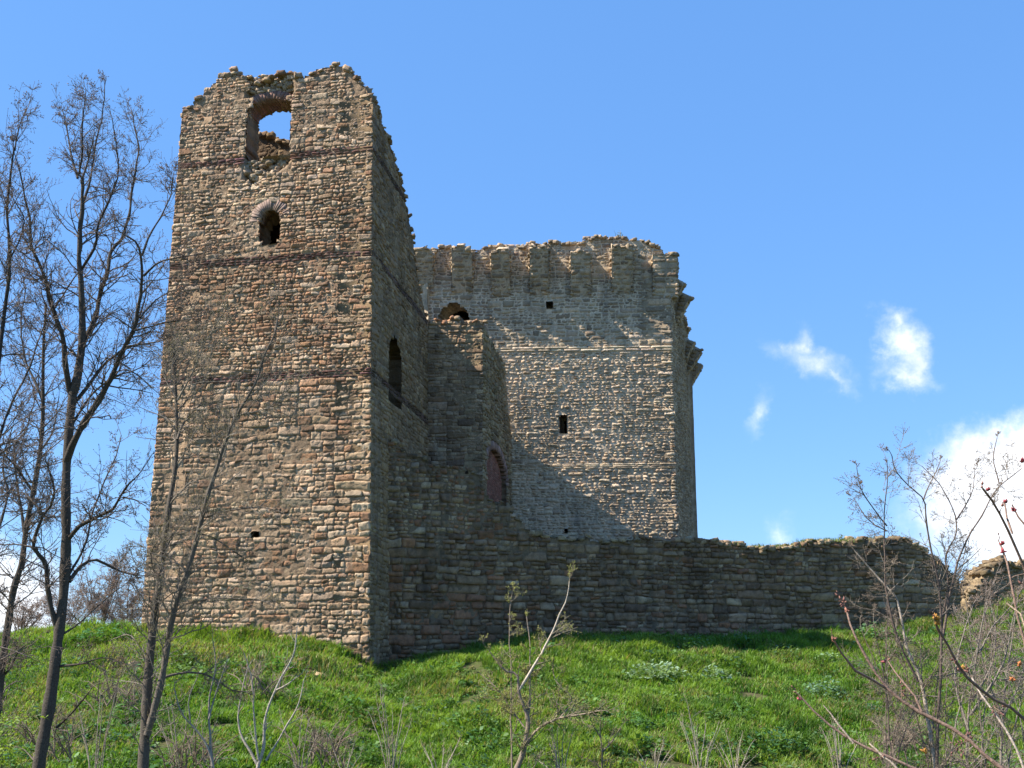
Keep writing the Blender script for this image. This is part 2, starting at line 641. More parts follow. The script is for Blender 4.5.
def rock(mb, pos, size, col, flat=0.6, rot=None):
    V = ROCK_V * (1 + rng.normal(0, 0.10, (len(ROCK_V), 1))) + rng.normal(0, .05, ROCK_V.shape)
    V = V * np.array([1, rng.uniform(.6, 1), flat * rng.uniform(.7, 1.2)]) * size
    a = rng.uniform(0, 6.28) if rot is None else rot
    b, c_ = rng.normal(0, 0.22, 2)
    ca, sa = math.cos(a), math.sin(a)
    Rz = np.array([[ca, -sa, 0], [sa, ca, 0], [0, 0, 1]])
    Rx = np.array([[1, 0, 0], [0, math.cos(b), -math.sin(b)], [0, math.sin(b), math.cos(b)]])
    Ry = np.array([[math.cos(c_), 0, math.sin(c_)], [0, 1, 0], [-math.sin(c_), 0, math.cos(c_)]])
    mb.add(V @ (Rz @ Rx @ Ry).T + np.asarray(pos), ROCK_F, col=np.asarray(col) * rng.uniform(.8, 1.2))


def rubble_top(mb, fac, s0, s1, topf, thick, colf, step=0.22, size=(0.10, 0.2), off0=0.0, lift=0.0):
    ang = math.atan2(fac.d[1], fac.d[0])
    s = s0
    while s < s1:
        dd = off0 - 0.02
        while dd > off0 - thick:
            if rng.random() < 0.8:
                sz_ = rng.uniform(*size)
                ss = s + rng.normal(0, .06)
                zz = float(topf(ss)) - 0.02 + lift + rng.normal(0, .04)
                rock(mb, fac.P(ss, zz, dd)[()] if False else fac.P(np.array(ss), np.array(zz), np.array(dd)), sz_, colf(ss, zz), rng.uniform(.35, .7), ang + rng.normal(0, .35))
            dd -= rng.uniform(.2, .38)
        s += step * rng.uniform(.7, 1.3)


def bricks_band(fac, z0, z1, lf, rf, parent, origin, topf=None, skip=None, col=(0.17, 0.095, 0.075), courses=3, prot=0.02):
    mb = MB()
    st = dict(gap=.008, res=.09, skew=.006, jit=.006, round=.03, prot=(prot - .006, prot + .028), tilt=.015, sink=.02, rough=.008, wave=.022,
              h=((z1 - z0) / courses * .95, (z1 - z0) / courses * 1.05), ar=(2.2, 5.5), w=(.2, .5), hmax=9, arm=(90, 99))
    cf = lambda s, z: np.array(col) * rng.uniform(.6, 1.7) * np.array([1, rng.uniform(.9, 1.15), rng.uniform(.9, 1.2)])
    tf = topf or (lambda s: 1e3)
    lay_stones(mb, fac, z0, z1, lf, rf, tf, [], st, cf, skip=skip)
    return mb.build('brick_band', M_BRICK, parent, origin, True)


def brick_arch(fac, sc, a, zs, ra, ring, depth, off, parent, origin, col, n=None, name='brick_arch', a0=0, a1=180):
    mb = MB()
    n = n or max(9, int(math.pi * (a + ring) / 0.10))
    for i in range(n):
        t0 = R(a0 + (a1 - a0) * (i + .05) / n); t1 = R(a0 + (a1 - a0) * (i + .95) / n)
        o = off + rng.uniform(-.012, .02)
        rr = ring * rng.uniform(.93, 1.05)
        pts = []
        for o_ in (o, o - depth):
            for tt, r_ in ((t0, 0), (t1, 0), (t1, rr), (t0, rr)):
                pts.append(fac.P(np.array(sc - (a + r_) * math.cos(tt)), np.array(zs + (ra + r_) * math.sin(tt)), np.array(o_)))
        c_ = np.array(col) * rng.uniform(.72, 1.3)
        mb.add(pts, [[3, 2, 1, 0], [4, 5, 6, 7], [0, 1, 5, 4], [1, 2, 6, 5], [2, 3, 7, 6], [3, 0, 4, 7]], col=c_)
    # mortar bed a little behind the brick faces
    m = 28
    tt = np.linspace(R(a0), R(a1), m)
    v = []
    for o_ in (off - .02, off - depth + .01):
        for r_ in (.012, ring * .95):
            v.append(fac.P(sc - (a + r_) * np.cos(tt), zs + (ra + r_) * np.sin(tt), np.full(m, o_)))
    V = np.concatenate(v)
    i = np.arange(m - 1)
    Q = np.concatenate([np.c_[i + m, i + m + 1, i + 1, i], np.c_[i, i + 1, i + 2 * m + 1, i + 2 * m],
                        np.c_[i + 2 * m, i + 2 * m + 1, i + 3 * m + 1, i + 3 * m], np.c_[i + m + 1, i + m, i + 3 * m, i + 3 * m + 1]])
    mb.add(V, Q, col=(.34, .275, .225))
    return mb.build(name, M_BRICK, parent, origin)


def mixcol(pal, wts):
    p = np.array(pal)
    wts = np.array(wts, float); wts /= wts.sum()
    c = p[rng.choice(len(p), p=wts)]
    return c * rng.uniform(.78, 1.22) * (1 + rng.normal(0, .014, 3))


# ------------------------------------------------------------------ plan of the castle
XR = math.cos(PITCH) / F


def plan(px, Y):
    return np.array([(px - 512) * XR * Y, Y])


def line_hit(P0, d, px):
    """where the sight line of column px (at eye level) meets the plan line P0 + t d"""
    k = (px - 512) * XR
    t = (k * P0[1] - P0[0]) / (d[0] - k * d[1])
    return P0 + t * np.array(d)


TC = plan(369.5, 37.0)                                   # tower: near corner
PHI = R(12.0)
fd = np.array([-math.cos(PHI), math.sin(PHI)])
TL = line_hit(TC, fd, 139)                               # tower: far left corner
TB = plan(429, 45.3)                                     # tower: back right corner
sd = (TB - TC) / np.linalg.norm(TB - TC)
KD = np.array([math.cos(R(2.2)), -math.sin(R(2.2))])         # keep front direction
KC = plan(682.5, 52.0)                                     # keep: right corner
KL = line_hit(KC, -KD, 392)
KB = plan(699, 60.5)
AC = TB + KD * 2.0
AC = line_hit(TB, KD, 481.5)                             # annex: near corner
AF = line_hit(KC, -KD, 511)                              # annex: where it meets the keep
CS = line_hit(TC, sd, 388.5)                             # curtain wall start
cd = np.array([math.cos(R(20)), math.sin(R(20))])
CE = line_hit(CS, cd, 966)

# ------------------------------------------------------------------ ground
base_px = [-400, -100, 0, 60, 130, 150, 240, 300, 340, 371, 385, 400, 440, 480, 530, 600, 700, 820, 900, 960, 1024, 1200, 1500]
base_py = [648, 644, 640, 634, 632, 638, 641, 645, 654, 671, 674, 672, 666, 657, 650, 646, 644, 641, 634, 624, 604, 590, 590]


def base_depth(px):
    if px < 369.5:
        h = line_hit(TC, fd, max(px, -60)); return h[1] - 0.15
    if px < 388.5:
        return line_hit(TC, sd, px)[1] - 0.1
    return line_hit(CS, cd, min(px, 1010))[1] - 0.6


GPX = np.arange(-400, 1501, 4.0)
GYB = np.array([base_depth(p) for p in GPX])
GZB = np.array([at(p, np.interp(p, base_px, base_py), d)[2] for p, d in zip(GPX, GYB)])
GSH = np.interp(GPX, [372, 388, 420, 900, 960], [0.0, .6, 2.6, 2.2, 0.0])
kern = np.hanning(41); kern /= kern.sum()
soft = lambda a: np.convolve(np.pad(a, 20, mode='edge'), kern, mode='valid')
GYS, GZS, GSS = soft(GYB), soft(GZB), soft(GSH)


def ground_z(x, y):
    px = 512 + x / max(y, 8.0) / XR
    px = min(max(px, -400), 1500)
    yb = np.interp(px, GPX, GYB); zb = np.interp(px, GPX, GZB); shelf = np.interp(px, GPX, GSH)
    k = float(np.clip((yb - y - .3) / 3.5, 0, 1))
    k = k * k * (3 - 2 * k)
    yb += (np.interp(px, GPX, GYS) - yb) * k
    zb += (np.interp(px, GPX, GZS) - zb) * k
    shelf += (np.interp(px, GPX, GSS) - shelf) * k
    bump = 0.16 * fbm(x * .35, y * .35) + 0.07 * fbm(x * 1.3 + 9, y * 1.3)
    tt = yb - y
    ditch = -2.6 * float(np.clip((y - 2) / 11, 0, 1)) ** 1.3
    if tt > 0:
        # convex bank below the walls
        if tt < shelf:
            zf = 1.7 + (zb - 1.7) * y / yb
        else:
            zf = 1.7 + (zb - 1.7) * (yb - shelf) / yb - 0.235 * (tt - shelf) - 0.06 * (1 - math.exp(-(tt - shelf) / 1.5))
        k = 0.35
        z = math.log(math.exp(zf / k) + math.exp(ditch / k)) * k if zf > -20 else ditch
        z += bump * min(1, tt / 2.0)
    else:
        z = zb + 0.02 * min(-tt, 12)
        if y > 72:
            z -= min((y - 72) * 0.12, 12)
        z += bump * min(1, -tt / 3) * .5
    return z


def axis(stops):
    out_ = []
    for a, b, st in stops:
        out_ += list(np.arange(a, b, st))
    return np.array(out_ + [stops[-1][1]])


gx = axis([(-3000, -300, 450), (-300, -60, 30), (-60, -26, 3), (-26, 28, 0.45), (28, 60, 3), (60, 300, 30), (300, 3000, 450)])
gy = axis([(-400, -20, 60), (-20, 14, 2), (14, 56, 0.4), (56, 100, 3), (100, 300, 30), (300, 4000, 400)])
GX, GY = np.meshgrid(gx, gy)
GZ = np.array([[ground_z(x, y) for x in gx] for y in gy])
mb = MB()
nxg, nyg = len(gx), len(gy)
i = (np.arange(nyg - 1)[:, None] * nxg + np.arange(nxg - 1)[None, :]).ravel()
mb.add(np.stack([GX, GY, GZ], -1).reshape(-1, 3), np.c_[i, i + 1, i + nxg + 1, i + nxg])
tag(mb.build('ground', M_EARTH, smooth=True), kind='structure')

# ------------------------------------------------------------------ the square tower
tower = thing('stone_tower', 'tall square ruined tower with broken top, brick bands and an arched window, its front sunlit', 'tower', (TC[0], TC[1], 1.2))
TO = np.array(tower.location)
wl = 0.011
front = Facade(TL, TC)
side = Facade(TC, TB, (fd[0] * wl * 1.0, fd[1] * wl * 1.0, 1.0))
s_l0, z_l0 = front.sz(139, 650); s_l1, z_l1 = front.sz(182, 113)
s_r0, z_r0 = front.sz(369.5, 672); s_r1, z_r1 = front.sz(373, 100)
f_left = lambda z: s_l0 + (s_l1 - s_l0) * (z - z_l0) / (z_l1 - z_l0)
f_right = lambda z: s_r0 + (s_r1 - s_r0) * (z - z_r0) / (z_r1 - z_r0)
wl_true = (s_r0 - s_r1) / (z_r1 - z_r0)
print('tower lean', wl_true, 'height', z_r1, 'width', s_r0 - s_l0)
# side wall leans with the corner
A3 = front.P(np.array(f_right(0.0)), np.array(0.0))
side = Facade(A3[:2], A3[:2] + sd * np.linalg.norm(TB - TC), (-front.d[0] * wl_true, -front.d[1] * wl_true, 1.0))
tp = [(176, 113), (182, 112), (190, 108), (195, 100), (203, 97), (205, 88), (214, 84), (222, 77), (236, 74), (250, 74), (256, 84), (262, 80), (272, 76), (280, 71), (287, 74), (296, 71),
      (301, 76), (309, 74), (318, 70), (326, 67), (338, 66), (345, 69), (352, 72), (358, 78), (364, 84), (369, 93), (374, 101), (380, 108)]
front_top = jag(polyf([front.sz(*p) for p in tp]), 0.07, 2.0, 1.7)
zt1 = max(front.sz(*p)[1] for p in tp) + .4
for (l, r_) in (((168, 165), (370, 152)), ((160, 268), (370, 252)), ((152, 384), (370, 371))):
    print('band', front.sz(*l)[1], front.sz(*r_)[1])
bands = []
for (l, r_, hb) in (((172, 164), (369, 152), .24), ((164, 267), (369, 253), .25), ((155, 383), (369, 371), .26)):
    zc = (front.sz(*l)[1] + front.sz(*r_)[1]) / 2
    bands.append((zc - hb / 2, zc + hb / 2))
bands = sorted(bands)
zlev = {k: (b[0] + b[1]) / 2 for k, b in zip(('low', 'mid', 'top'), bands)}

# arched window
sw0, zwb = front.sz(259, 244); sw1, zwt = front.sz(281, 209)
wsc, wha = (sw0 + sw1) / 2, (sw1 - sw0) / 2
win = arch_open(wsc, wha, zwb, zwt - wha * 1.05, wha * 1.05)
# broken window
sb0, zbb = front.sz(244.5, 158); sb1, zbt = front.sz(292, 95)
bsc, bha = (sb0 + sb1) / 2, (sb1 - sb0) / 2
bwin = arch_open(bsc, bha, zbb, zbt - bha * 0.5, bha * 0.5)
hs0, hz0 = front.sz(251, 538); hs1, hz1 = front.sz(259, 530)
hole = rect_open(hs0, hs1, hz0, hz1)
# scar of lost facing stones left of and below the broken window
gpoly = [front.sz(*p) for p in ((246, 77), (262, 82), (270, 76), (293, 76), (293, 97), (246, 103), (244, 156), (292, 158), (280, 170), (258, 184), (243, 190))]


def in_poly(poly):
    xs = np.array([p[0] for p in poly]); ys = np.array([p[1] for p in poly])
    def f(x, y):
        x = np.asarray(x, float); y = np.asarray(y, float)
        c = np.zeros(np.broadcast(x, y).shape, bool)
        j = len(xs) - 1
        for k in range(len(xs)):
            with np.errstate(divide='ignore', invalid='ignore'):
                cond = ((ys[k] > y) != (ys[j] > y)) & (x < (xs[j] - xs[k]) * (y - ys[k]) / (ys[j] - ys[k] + 1e-12) + xs[k])
            c ^= cond
            j = k
        return c
    return f


gash = in_poly(gpoly)
ring_w = 0.37
def ring_skip(s, z):
    zs = zwt - wha * 1.05
    return z > zs - .05 and math.hypot(s - wsc, z - zs) < wha + ring_w - .05

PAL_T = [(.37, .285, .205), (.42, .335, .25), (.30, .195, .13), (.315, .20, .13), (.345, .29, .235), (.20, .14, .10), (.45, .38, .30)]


def tower_col(s, z):
    k = fbm(s * .3, z * .3, 3.0)
    rel = (z - zlev['low']) / (zlev['mid'] - zlev['low'])
    warm = math.exp(-((rel - .55) / .5) ** 2) * (0.8 + k)       # reddish-brown zone between the lower brick bands
    grey = np.clip((z - zlev['mid']) / (zlev['top'] - zlev['mid']) - .3 + k * .5, 0, 1)
    wm_ = max(warm, 0)
    wts = [2.2 * (1 - .5 * min(wm_, 1)), 1.6 * (1 - .8 * min(wm_, 1)), .7 + 3.0 * wm_, .3 + 2.2 * wm_, .7 + 2.4 * grey, .4 + 2.0 * wm_, .7 * (1 - .7 * min(wm_, 1)) + 1.2 * grey]
    return mixcol(PAL_T, wts)


MORT_T = (.26, .205, .15)
ST_T = dict(gap=.006, res=.055, skew=.035, jit=.007, round=.016, prot=(.005, .036), tilt=.03, sink=.018, rough=.010, wave=.034, smear=.020,
            h=(.28, .50), hmax=.29, ar=(1.4, 3.6), arm=(1.5, 4.6), w=(.16, 1.3), quoin=.55)
ST_TU = dict(ST_T, h=(.22, .38), hmax=.215, res=.05, round=.014, ar=(1.3, 3.2), w=(.13, .9), arm=(1.4, 4.0), quoin=.42)
mb = MB()
ops = [win, bwin, hole]
core(mb, front, 0.2, zt1, f_left, f_right, front_top, ops, 1.15, MORT_T, 0.075, 0.012, -.01, dig=lambda S, Z: gash(S, Z).astype(float), inward=sd)
lay_stones(mb, front, 0.2, zlev['low'], f_left, f_right, front_top, ops, ST_T, tower_col, bands=[bands[0]])
lay_stones(mb, front, bands[0][1], zt1, f_left, f_right, front_top, ops, ST_TU, tower_col, bands=bands[1:], skip=lambda s, z: bool(gash(s, z)) or ring_skip(s, z))
gcol = lambda s, z: mixcol([(.36, .32, .26), (.30, .25, .19), (.42, .38, .31)], [1, 1, .7])
bx = np.array(gpoly)
cnt = 0
while cnt < 230:
    s_ = rng.uniform(bx[:, 0].min(), bx[:, 0].max()); z_ = rng.uniform(bx[:, 1].min(), bx[:, 1].max())
    iv = bwin(z_)
    if not gash(s_, z_) or z_ > front_top(s_) or zbt - .25 < z_ < zbt + .28 or (iv and iv[0] - .03 < s_ < iv[1] + .03):
        continue
    rock(mb, front.P(np.array(s_), np.array(z_), np.array(-.27 + rng.normal(0, .05))), rng.uniform(.07, .14), gcol(0, 0), .6)
    cnt += 1
rubble_top(mb, front, float(f_left(z_l1)) + .1, float(f_right(z_r1)) - .1, front_top, 1.0, tower_col, .17, (.06, .15))
mb.build('wall', M_TOWER, tower, TO, True)

# right-hand side wall, broken down in a steep slope towards the back
spx = [(371, 94), (376, 104), (381, 118), (387, 135), (392, 150), (397, 166), (402, 185), (406, 204), (411, 225), (414, 245), (416, 262), (419, 285), (423, 303), (428, 322)]
side_top = jag(polyf([side.sz(*p) for p in spx] + [(side.L + 1, side.sz(428, 324)[1])]), 0.05, 2.0, .4)
aw0, azb = side.sz(388.5, 400); aw1, azt = side.sz(402, 343)
awin = arch_open((aw0 + aw1) / 2, (aw1 - aw0) / 2, azb, azt - (aw1 - aw0) * .45, (aw1 - aw0) * .45)
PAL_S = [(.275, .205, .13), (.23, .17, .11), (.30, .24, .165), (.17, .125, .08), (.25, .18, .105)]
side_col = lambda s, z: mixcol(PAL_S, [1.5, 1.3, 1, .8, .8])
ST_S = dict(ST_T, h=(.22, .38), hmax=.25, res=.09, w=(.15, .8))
one = lambda v: (lambda z: v)
mb = MB()
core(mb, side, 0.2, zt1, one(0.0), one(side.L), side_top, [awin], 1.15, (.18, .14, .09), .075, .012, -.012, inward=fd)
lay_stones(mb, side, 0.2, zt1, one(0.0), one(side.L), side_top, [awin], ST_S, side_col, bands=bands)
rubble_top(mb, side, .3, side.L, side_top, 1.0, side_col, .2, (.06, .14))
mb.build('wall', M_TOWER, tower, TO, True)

# left and back walls of the tower
tw = np.linalg.norm(TB - TC)
LB = TL + sd * tw
shift = front.d[:2] * float(f_left(0.0))
left = Facade(LB + shift, TL + shift, (front.d[0] * (s_l1 - s_l0) / (z_l1 - z_l0), front.d[1] * (s_l1 - s_l0) / (z_l1 - z_l0), 1.0))
lt = jag(polyf([(0, side.sz(428, 322)[1] - .8), (tw * .5, side.sz(428, 322)[1] + 1.2), (tw, front.sz(182, 116)[1])]), .15, 2.0, 3.3)
mb = MB()
core(mb, left, 0.2, zt1, one(0.0), one(left.L), lt, [], 1.15, MORT_T, .16, .02, -.012, inward=-fd)
lay_stones(mb, left, 0.2, zt1, one(0.0), one(left.L), lt, [], dict(ST_T, res=.11), tower_col, bands=bands)
mb.build('wall', M_TOWER, tower, TO, True)
back = Facade(LB - sd * 1.1, TB - sd * 1.1)                                  # inner face of the back wall
bt = jag(lambda s: np.full(np.shape(s), side.sz(428, 322)[1] - .2), .15, 2.0, 5.1)
lean_l = (s_l1 - s_l0) / (z_l1 - z_l0)
b_l = lambda z: .3 + lean_l * z
b_r = lambda z: back.L - .35 - wl_true * z
mb = MB()
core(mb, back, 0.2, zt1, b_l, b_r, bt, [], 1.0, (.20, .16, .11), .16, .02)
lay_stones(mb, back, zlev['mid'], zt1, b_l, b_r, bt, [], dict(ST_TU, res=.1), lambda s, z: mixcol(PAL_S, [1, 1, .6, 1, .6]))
mb.build('wall', M_TOWER, tower, TO, True)
# broken cross wall a little behind the upper window
cross = Facade(TL + sd * 2.6, TC + sd * 2.6)
cz = [cross.sz(*p) for p in ((255, 133), (263, 135), (275, 142), (285, 144), (293, 148))]
ct_ = jag(polyf([(0.5, cz[0][1] + .2)] + cz + [(cross.L, cz[-1][1] - .3)]), .10, 2.0, 5.1)
mb = MB()
xr = lambda z: cross.L - .5 - wl_true * z
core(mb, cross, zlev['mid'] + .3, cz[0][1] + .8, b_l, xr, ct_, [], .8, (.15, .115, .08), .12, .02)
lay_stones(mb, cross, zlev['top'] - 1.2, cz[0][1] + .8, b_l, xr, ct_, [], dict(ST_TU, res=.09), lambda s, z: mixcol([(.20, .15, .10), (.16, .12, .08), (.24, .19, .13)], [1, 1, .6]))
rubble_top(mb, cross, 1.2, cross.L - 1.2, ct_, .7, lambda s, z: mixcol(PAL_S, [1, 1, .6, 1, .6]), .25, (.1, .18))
mb.build('wall', M_TOWER, tower, TO, True)
# unseen slab added between the two windows to keep the lower storey dark
zf = (zwt + zbb) / 2 - .2
fl = [front.P(np.array(float(f_left(zf)) + 1.0), np.array(zf), np.array(-1.0)), front.P(np.array(float(f_right(zf)) - 1.0), np.array(zf), np.array(-1.0))]
fl += [fl[1] + np.array([*sd, 0]) * 1.7, fl[0] + np.array([*sd, 0]) * 1.7]
mb = MB()
mb.add(np.array(fl + [p - np.array([0, 0, .4]) for p in fl]), [[0, 1, 2, 3], [7, 6, 5, 4], [0, 4, 5, 1], [1, 5, 6, 2], [2, 6, 7, 3], [3, 7, 4, 0]], col=(.22, .18, .13))
for _ in range(60):
    a_, b_ = rng.uniform(.05, .95, 2)
    p = np.array(fl[0]) * (1 - a_) * (1 - b_) + np.array(fl[1]) * a_ * (1 - b_) + np.array(fl[2]) * a_ * b_ + np.array(fl[3]) * (1 - a_) * b_
    rock(mb, p, rng.uniform(.1, .25), (.28, .23, .17))
mb.build('shade_slab', M_TOWER, tower, TO)
for k, b in enumerate(bands):
    for (l_, r_) in (((f_left, one(sb0)), (one(sb1 + .02), f_right)) if k == 2 else ((f_left, f_right),)):
        bricks_band(front, b[0], b[1], l_, r_, tower, TO, front_top, skip=lambda s, z: bool(gash(s, z)), col=(.185, .092, .072) if k == 2 else (.125, .062, .048))
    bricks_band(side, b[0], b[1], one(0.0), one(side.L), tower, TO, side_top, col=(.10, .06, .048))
brick_arch(front, wsc, wha, zwt - wha * 1.05, wha * 1.05, ring_w, .5, .012, tower, TO, (.31, .215, .17), n=23)
brick_arch(front, bsc, bha, zbt - bha * .5, bha * .5, .30, .85, -.14, tower, TO, (.25, .14, .11), n=23)

# ------------------------------------------------------------------ the keep
keep = thing('stone_keep', 'broad grey stone keep behind the tower with slit window and brackets under its ragged rim', 'keep', (KC[0], KC[1], 2.4))
KO = np.array(keep.location)
kf = Facade(KL, KC)
ktp = [(400, 252), (418, 251), (432, 250), (445, 248), (456, 249), (466, 251), (480, 249), (492, 248), (497, 245), (510, 246), (520, 246), (530, 245), (540, 243), (548, 244),
       (560, 242), (575, 243), (582, 245), (586, 239), (600, 238), (620, 239), (640, 239), (652, 242), (658, 247), (665, 254), (672, 256), (684, 259), (690, 261)]
k_top = jag(polyf([kf.sz(*p) for p in ktp]), .07, 2.0, 2.2)
kzt = max(kf.sz(*p)[1] for p in ktp) + .4
s0, z0 = kf.sz(559, 433); s1, z1 = kf.sz(567.5, 414)
slit = rect_open(s0, s1, z0, z1)
s0, z0 = kf.sz(545.5, 309); s1, z1 = kf.sz(552.5, 301)
kh = rect_open(s0, s1, z0, z1)
s0, z0 = kf.sz(587, 349); s1, z1 = kf.sz(591, 346)
kh2 = rect_open(s0, s1, z0, z1)
s0, z0 = kf.sz(436, 330); s1, z1 = kf.sz(471, 302)
door = arch_open((s0 + s1) / 2, (s1 - s0) / 2, z0 - .6, z0 + .1, z1 - z0 - .1)
s0, z0 = kf.sz(564, 533); s1, z1 = kf.sz(568, 529)
kh3 = rect_open(s0, s1, z0, z1)
strz = []
for (l, r_) in (((510, 351), (675, 347)), ((560, 467.5), (678, 464.5))):
    zc = (kf.sz(*l)[1] + kf.sz(*r_)[1]) / 2
    strz.append((zc - .12, zc + .12))
    print('string', kf.sz(*l)[1], kf.sz(*r_)[1])
strz = sorted(strz)
PAL_K = [(.27, .235, .19), (.22, .19, .15), (.32, .28, .23), (.18, .15, .12), (.33, .275, .21)]
PAL_KL = [(.40, .35, .29), (.33, .285, .23), (.45, .40, .34), (.30, .25, .20), (.42, .34, .265)]


def keep_col(s, z):
    up_ = np.clip((z - strz[1][0]) / 1.2 + fbm(s * .5, z * .5) * .8, 0, 1)
    if rng.random() < up_: return mixcol(PAL_K, [1.5, 1.2, 1, .8, .4])
    return mixcol(PAL_KL, [1.5, 1, 1, .5, .6])


MORT_K = (.42, .38, .325)
ST_KU = dict(gap=.014, res=.085, skew=.035, jit=.010, round=.03, prot=(.0, .032), tilt=.02, sink=.022, rough=.007, wave=.028,
             h=(.22, .36), hmax=.25, ar=(1.2, 3.2), arm=(1.5, 4.2), w=(.15, 1.0), quoin=.45, sq=4.5)
ST_KL = dict(gap=.009, res=.065, skew=.04, jit=.012, round=.035, prot=(.008, .06), tilt=.045, sink=.03, rough=.015, wave=.03,
             h=(.22, .38), hmax=.22, ar=(1.4, 4.0), arm=(1.5, 4.4), w=(.13, 1.1), quoin=.45, sq=4.5)
kops = [slit, kh, kh2, door, kh3]
kl_, kr_ = one(0.0), one(kf.L)
mb = MB()
core(mb, kf, 1.5, kzt, kl_, kr_, k_top, kops, 1.4, MORT_K, 0.07, .008, -.008, wob=.06, inward=(KB - KC) / np.linalg.norm(KB - KC))
lay_stones(mb, kf, 1.5, strz[1][0], kl_, kr_, k_top, kops, ST_KL, keep_col, bands=[strz[0]])
lay_stones(mb, kf, strz[1][1], kzt, kl_, kr_, k_top, kops, ST_KU, keep_col)
rubble_top(mb, kf, .1, kf.L - .1, k_top, 1.3, keep_col, .19, (.07, .16), off0=.05)
mb.build('wall', M_KEEP, keep, KO, True)
for (a_, b_) in strz:
    mb = MB()
    st = dict(gap=.006, res=.12, skew=.01, jit=.005, round=.03, prot=(.045, .075), tilt=.008, sink=.02, rough=.006, wave=.008, h=(.11, .125), ar=(4, 9), w=(.4, 1.1), hmax=9, arm=(90, 99))
    lay_stones(mb, kf, a_, b_, kl_, kr_, k_top, [], st, lambda s, z: mixcol([(.52, .47, .40), (.44, .39, .33)], [1, .6]))
    mb.build('string_course', M_KEEP, keep, KO, True)


def bracket(fac, sc, halfw, z0, z1, proj, parent, origin, pal=PAL_K, wts=(1.2, 1.2, 1, .8, .4), mat=M_KEEP, depth=.25, base=.01):
    """stepped masonry bracket that grows out of the wall face"""
    k = (proj - base) / (z1 - z0)
    lean = Facade((fac.A + fac.n * (base - k * z0))[:2], (fac.A + fac.n * (base - k * z0) + fac.d * fac.L)[:2], fac.w + fac.n * k)
    mb = MB()
    tf = jag(lambda s: np.full(np.shape(s), z1), .06, 2.0, sc)
    core(mb, lean, z0, z1, one(sc - halfw), one(sc + halfw), tf, [], proj + depth, (.33, .30, .26), .12, .012, 0)
    st = dict(ST_KU, h=(.16, .28), hmax=.3, w=(.22, .7), prot=(.0, .035), gap=.016)
    lay_stones(mb, lean, z0, z1, one(sc - halfw), one(sc + halfw), tf, [], st, lambda s, z: mixcol(pal, wts))
    for sgn in (-1, 1):                                                 # rough side stones
        for z in np.arange(z0 + .15, z1, .2):
            dd = k * (z - z0) * .55
            rock(mb, fac.P(np.array(sc + sgn * (halfw - .05)), np.array(z), np.array(dd)), .09 + .15 * dd, mixcol(pal, wts), .6, math.atan2(fac.d[1], fac.d[0]) + 1.57)
    for _ in range(4):
        rock(mb, fac.P(np.array(sc + rng.uniform(-1, 1) * halfw), np.array(z1 + .02), np.array(proj * rng.uniform(.3, .95))), rng.uniform(.1, .2), mixcol(pal, wts), .5)
    return mb.build('bracket', mat, parent, origin, True)


for (x0, x1, yt, yb_) in ((377, 395, 255, 294), (417, 434, 255, 293), (453, 473, 254, 292), (492, 510, 256, 294), (530, 548.5, 254, 293), (570.5, 590, 257, 295), (611, 632, 252, 292), (652, 677, 257, 295)):  # first one, hidden behind the tower, is added to shade the wall beside it
    a_, zt_ = kf.sz(x0, yt); b_, zb_ = kf.sz(x1, yb_)
    s_b, _ = kf.sz(x1, yt)
    bracket(kf, (a_ + s_b) / 2, (s_b - a_) / 2, zb_ - .1, zt_, rng.uniform(.74, .95) if x0 < 640 else .34, keep, KO)

# right wall of the keep with brackets seen edge-on
kside = Facade(KC, KB)
kst = jag(lambda s: np.interp(s, [0, 1.2, 2.4, 4.5, kside.L], [kf.sz(684, 262)[1], kf.sz(684, 262)[1] - .1, kf.sz(684, 275)[1], kf.sz(684, 275)[1] - .4, kf.sz(684, 275)[1] - .3]), .15, 2.0, .9)
mb = MB()
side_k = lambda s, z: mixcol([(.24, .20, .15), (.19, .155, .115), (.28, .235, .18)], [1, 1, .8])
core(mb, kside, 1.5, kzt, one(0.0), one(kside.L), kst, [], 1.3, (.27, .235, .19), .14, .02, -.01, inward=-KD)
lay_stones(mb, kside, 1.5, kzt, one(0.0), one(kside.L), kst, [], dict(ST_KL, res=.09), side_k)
rubble_top(mb, kside, .2, kside.L, kst, 1.2, side_k, .3, (.12, .22))
mb.build('wall', M_KEEP, keep, KO, True)
ztb = kf.sz(684, 264)[1]
for (sc, hw, zd, hh, pr) in ((.30, .28, .05, .8, .34), (1.1, .28, .7, .8, .55), (1.9, .3, 1.1, 1.3, .74), (6.6, .3, 2.0, 1.0, .5), (7.4, .3, 2.3, 1.2, .8), (8.1, .3, 2.9, 1.2, .75)):
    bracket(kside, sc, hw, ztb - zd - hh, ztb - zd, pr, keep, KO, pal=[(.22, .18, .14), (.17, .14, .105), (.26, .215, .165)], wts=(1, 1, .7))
# left and back walls, and unseen slabs added inside to keep the openings dark
KLB = KL + (KB - KC)
for (A_, B_) in ((KLB, KL), (KB, KLB)):
    fc = Facade(A_, B_)
    mb = MB()
    tf = jag((lambda s: np.interp(s, [0, 2.5, 4.0], [kzt - 3.9, kzt - 3.2, kzt - 1.4])) if A_ is KB else (lambda s: np.full(np.shape(s), kzt - 1.4)), .12, 2.0, .3)
    core(mb, fc, 1.5, kzt, one(0.0), one(fc.L), tf, [], 1.3, MORT_K, .3, .02)
    lay_stones(mb, fc, 1.5, kzt, one(0.0), one(fc.L), tf, [], dict(ST_KL, res=.16, h=(.2, .32)), keep_col)
    mb.build('wall', M_KEEP, keep, KO, True)
ins = (KB - KC) / np.linalg.norm(KB - KC)
q = [KL + KD * .9 + ins * .9, KC - KD * .9 + ins * .9, KB - KD * .9 - ins * .9, KLB + KD * .9 - ins * .9]
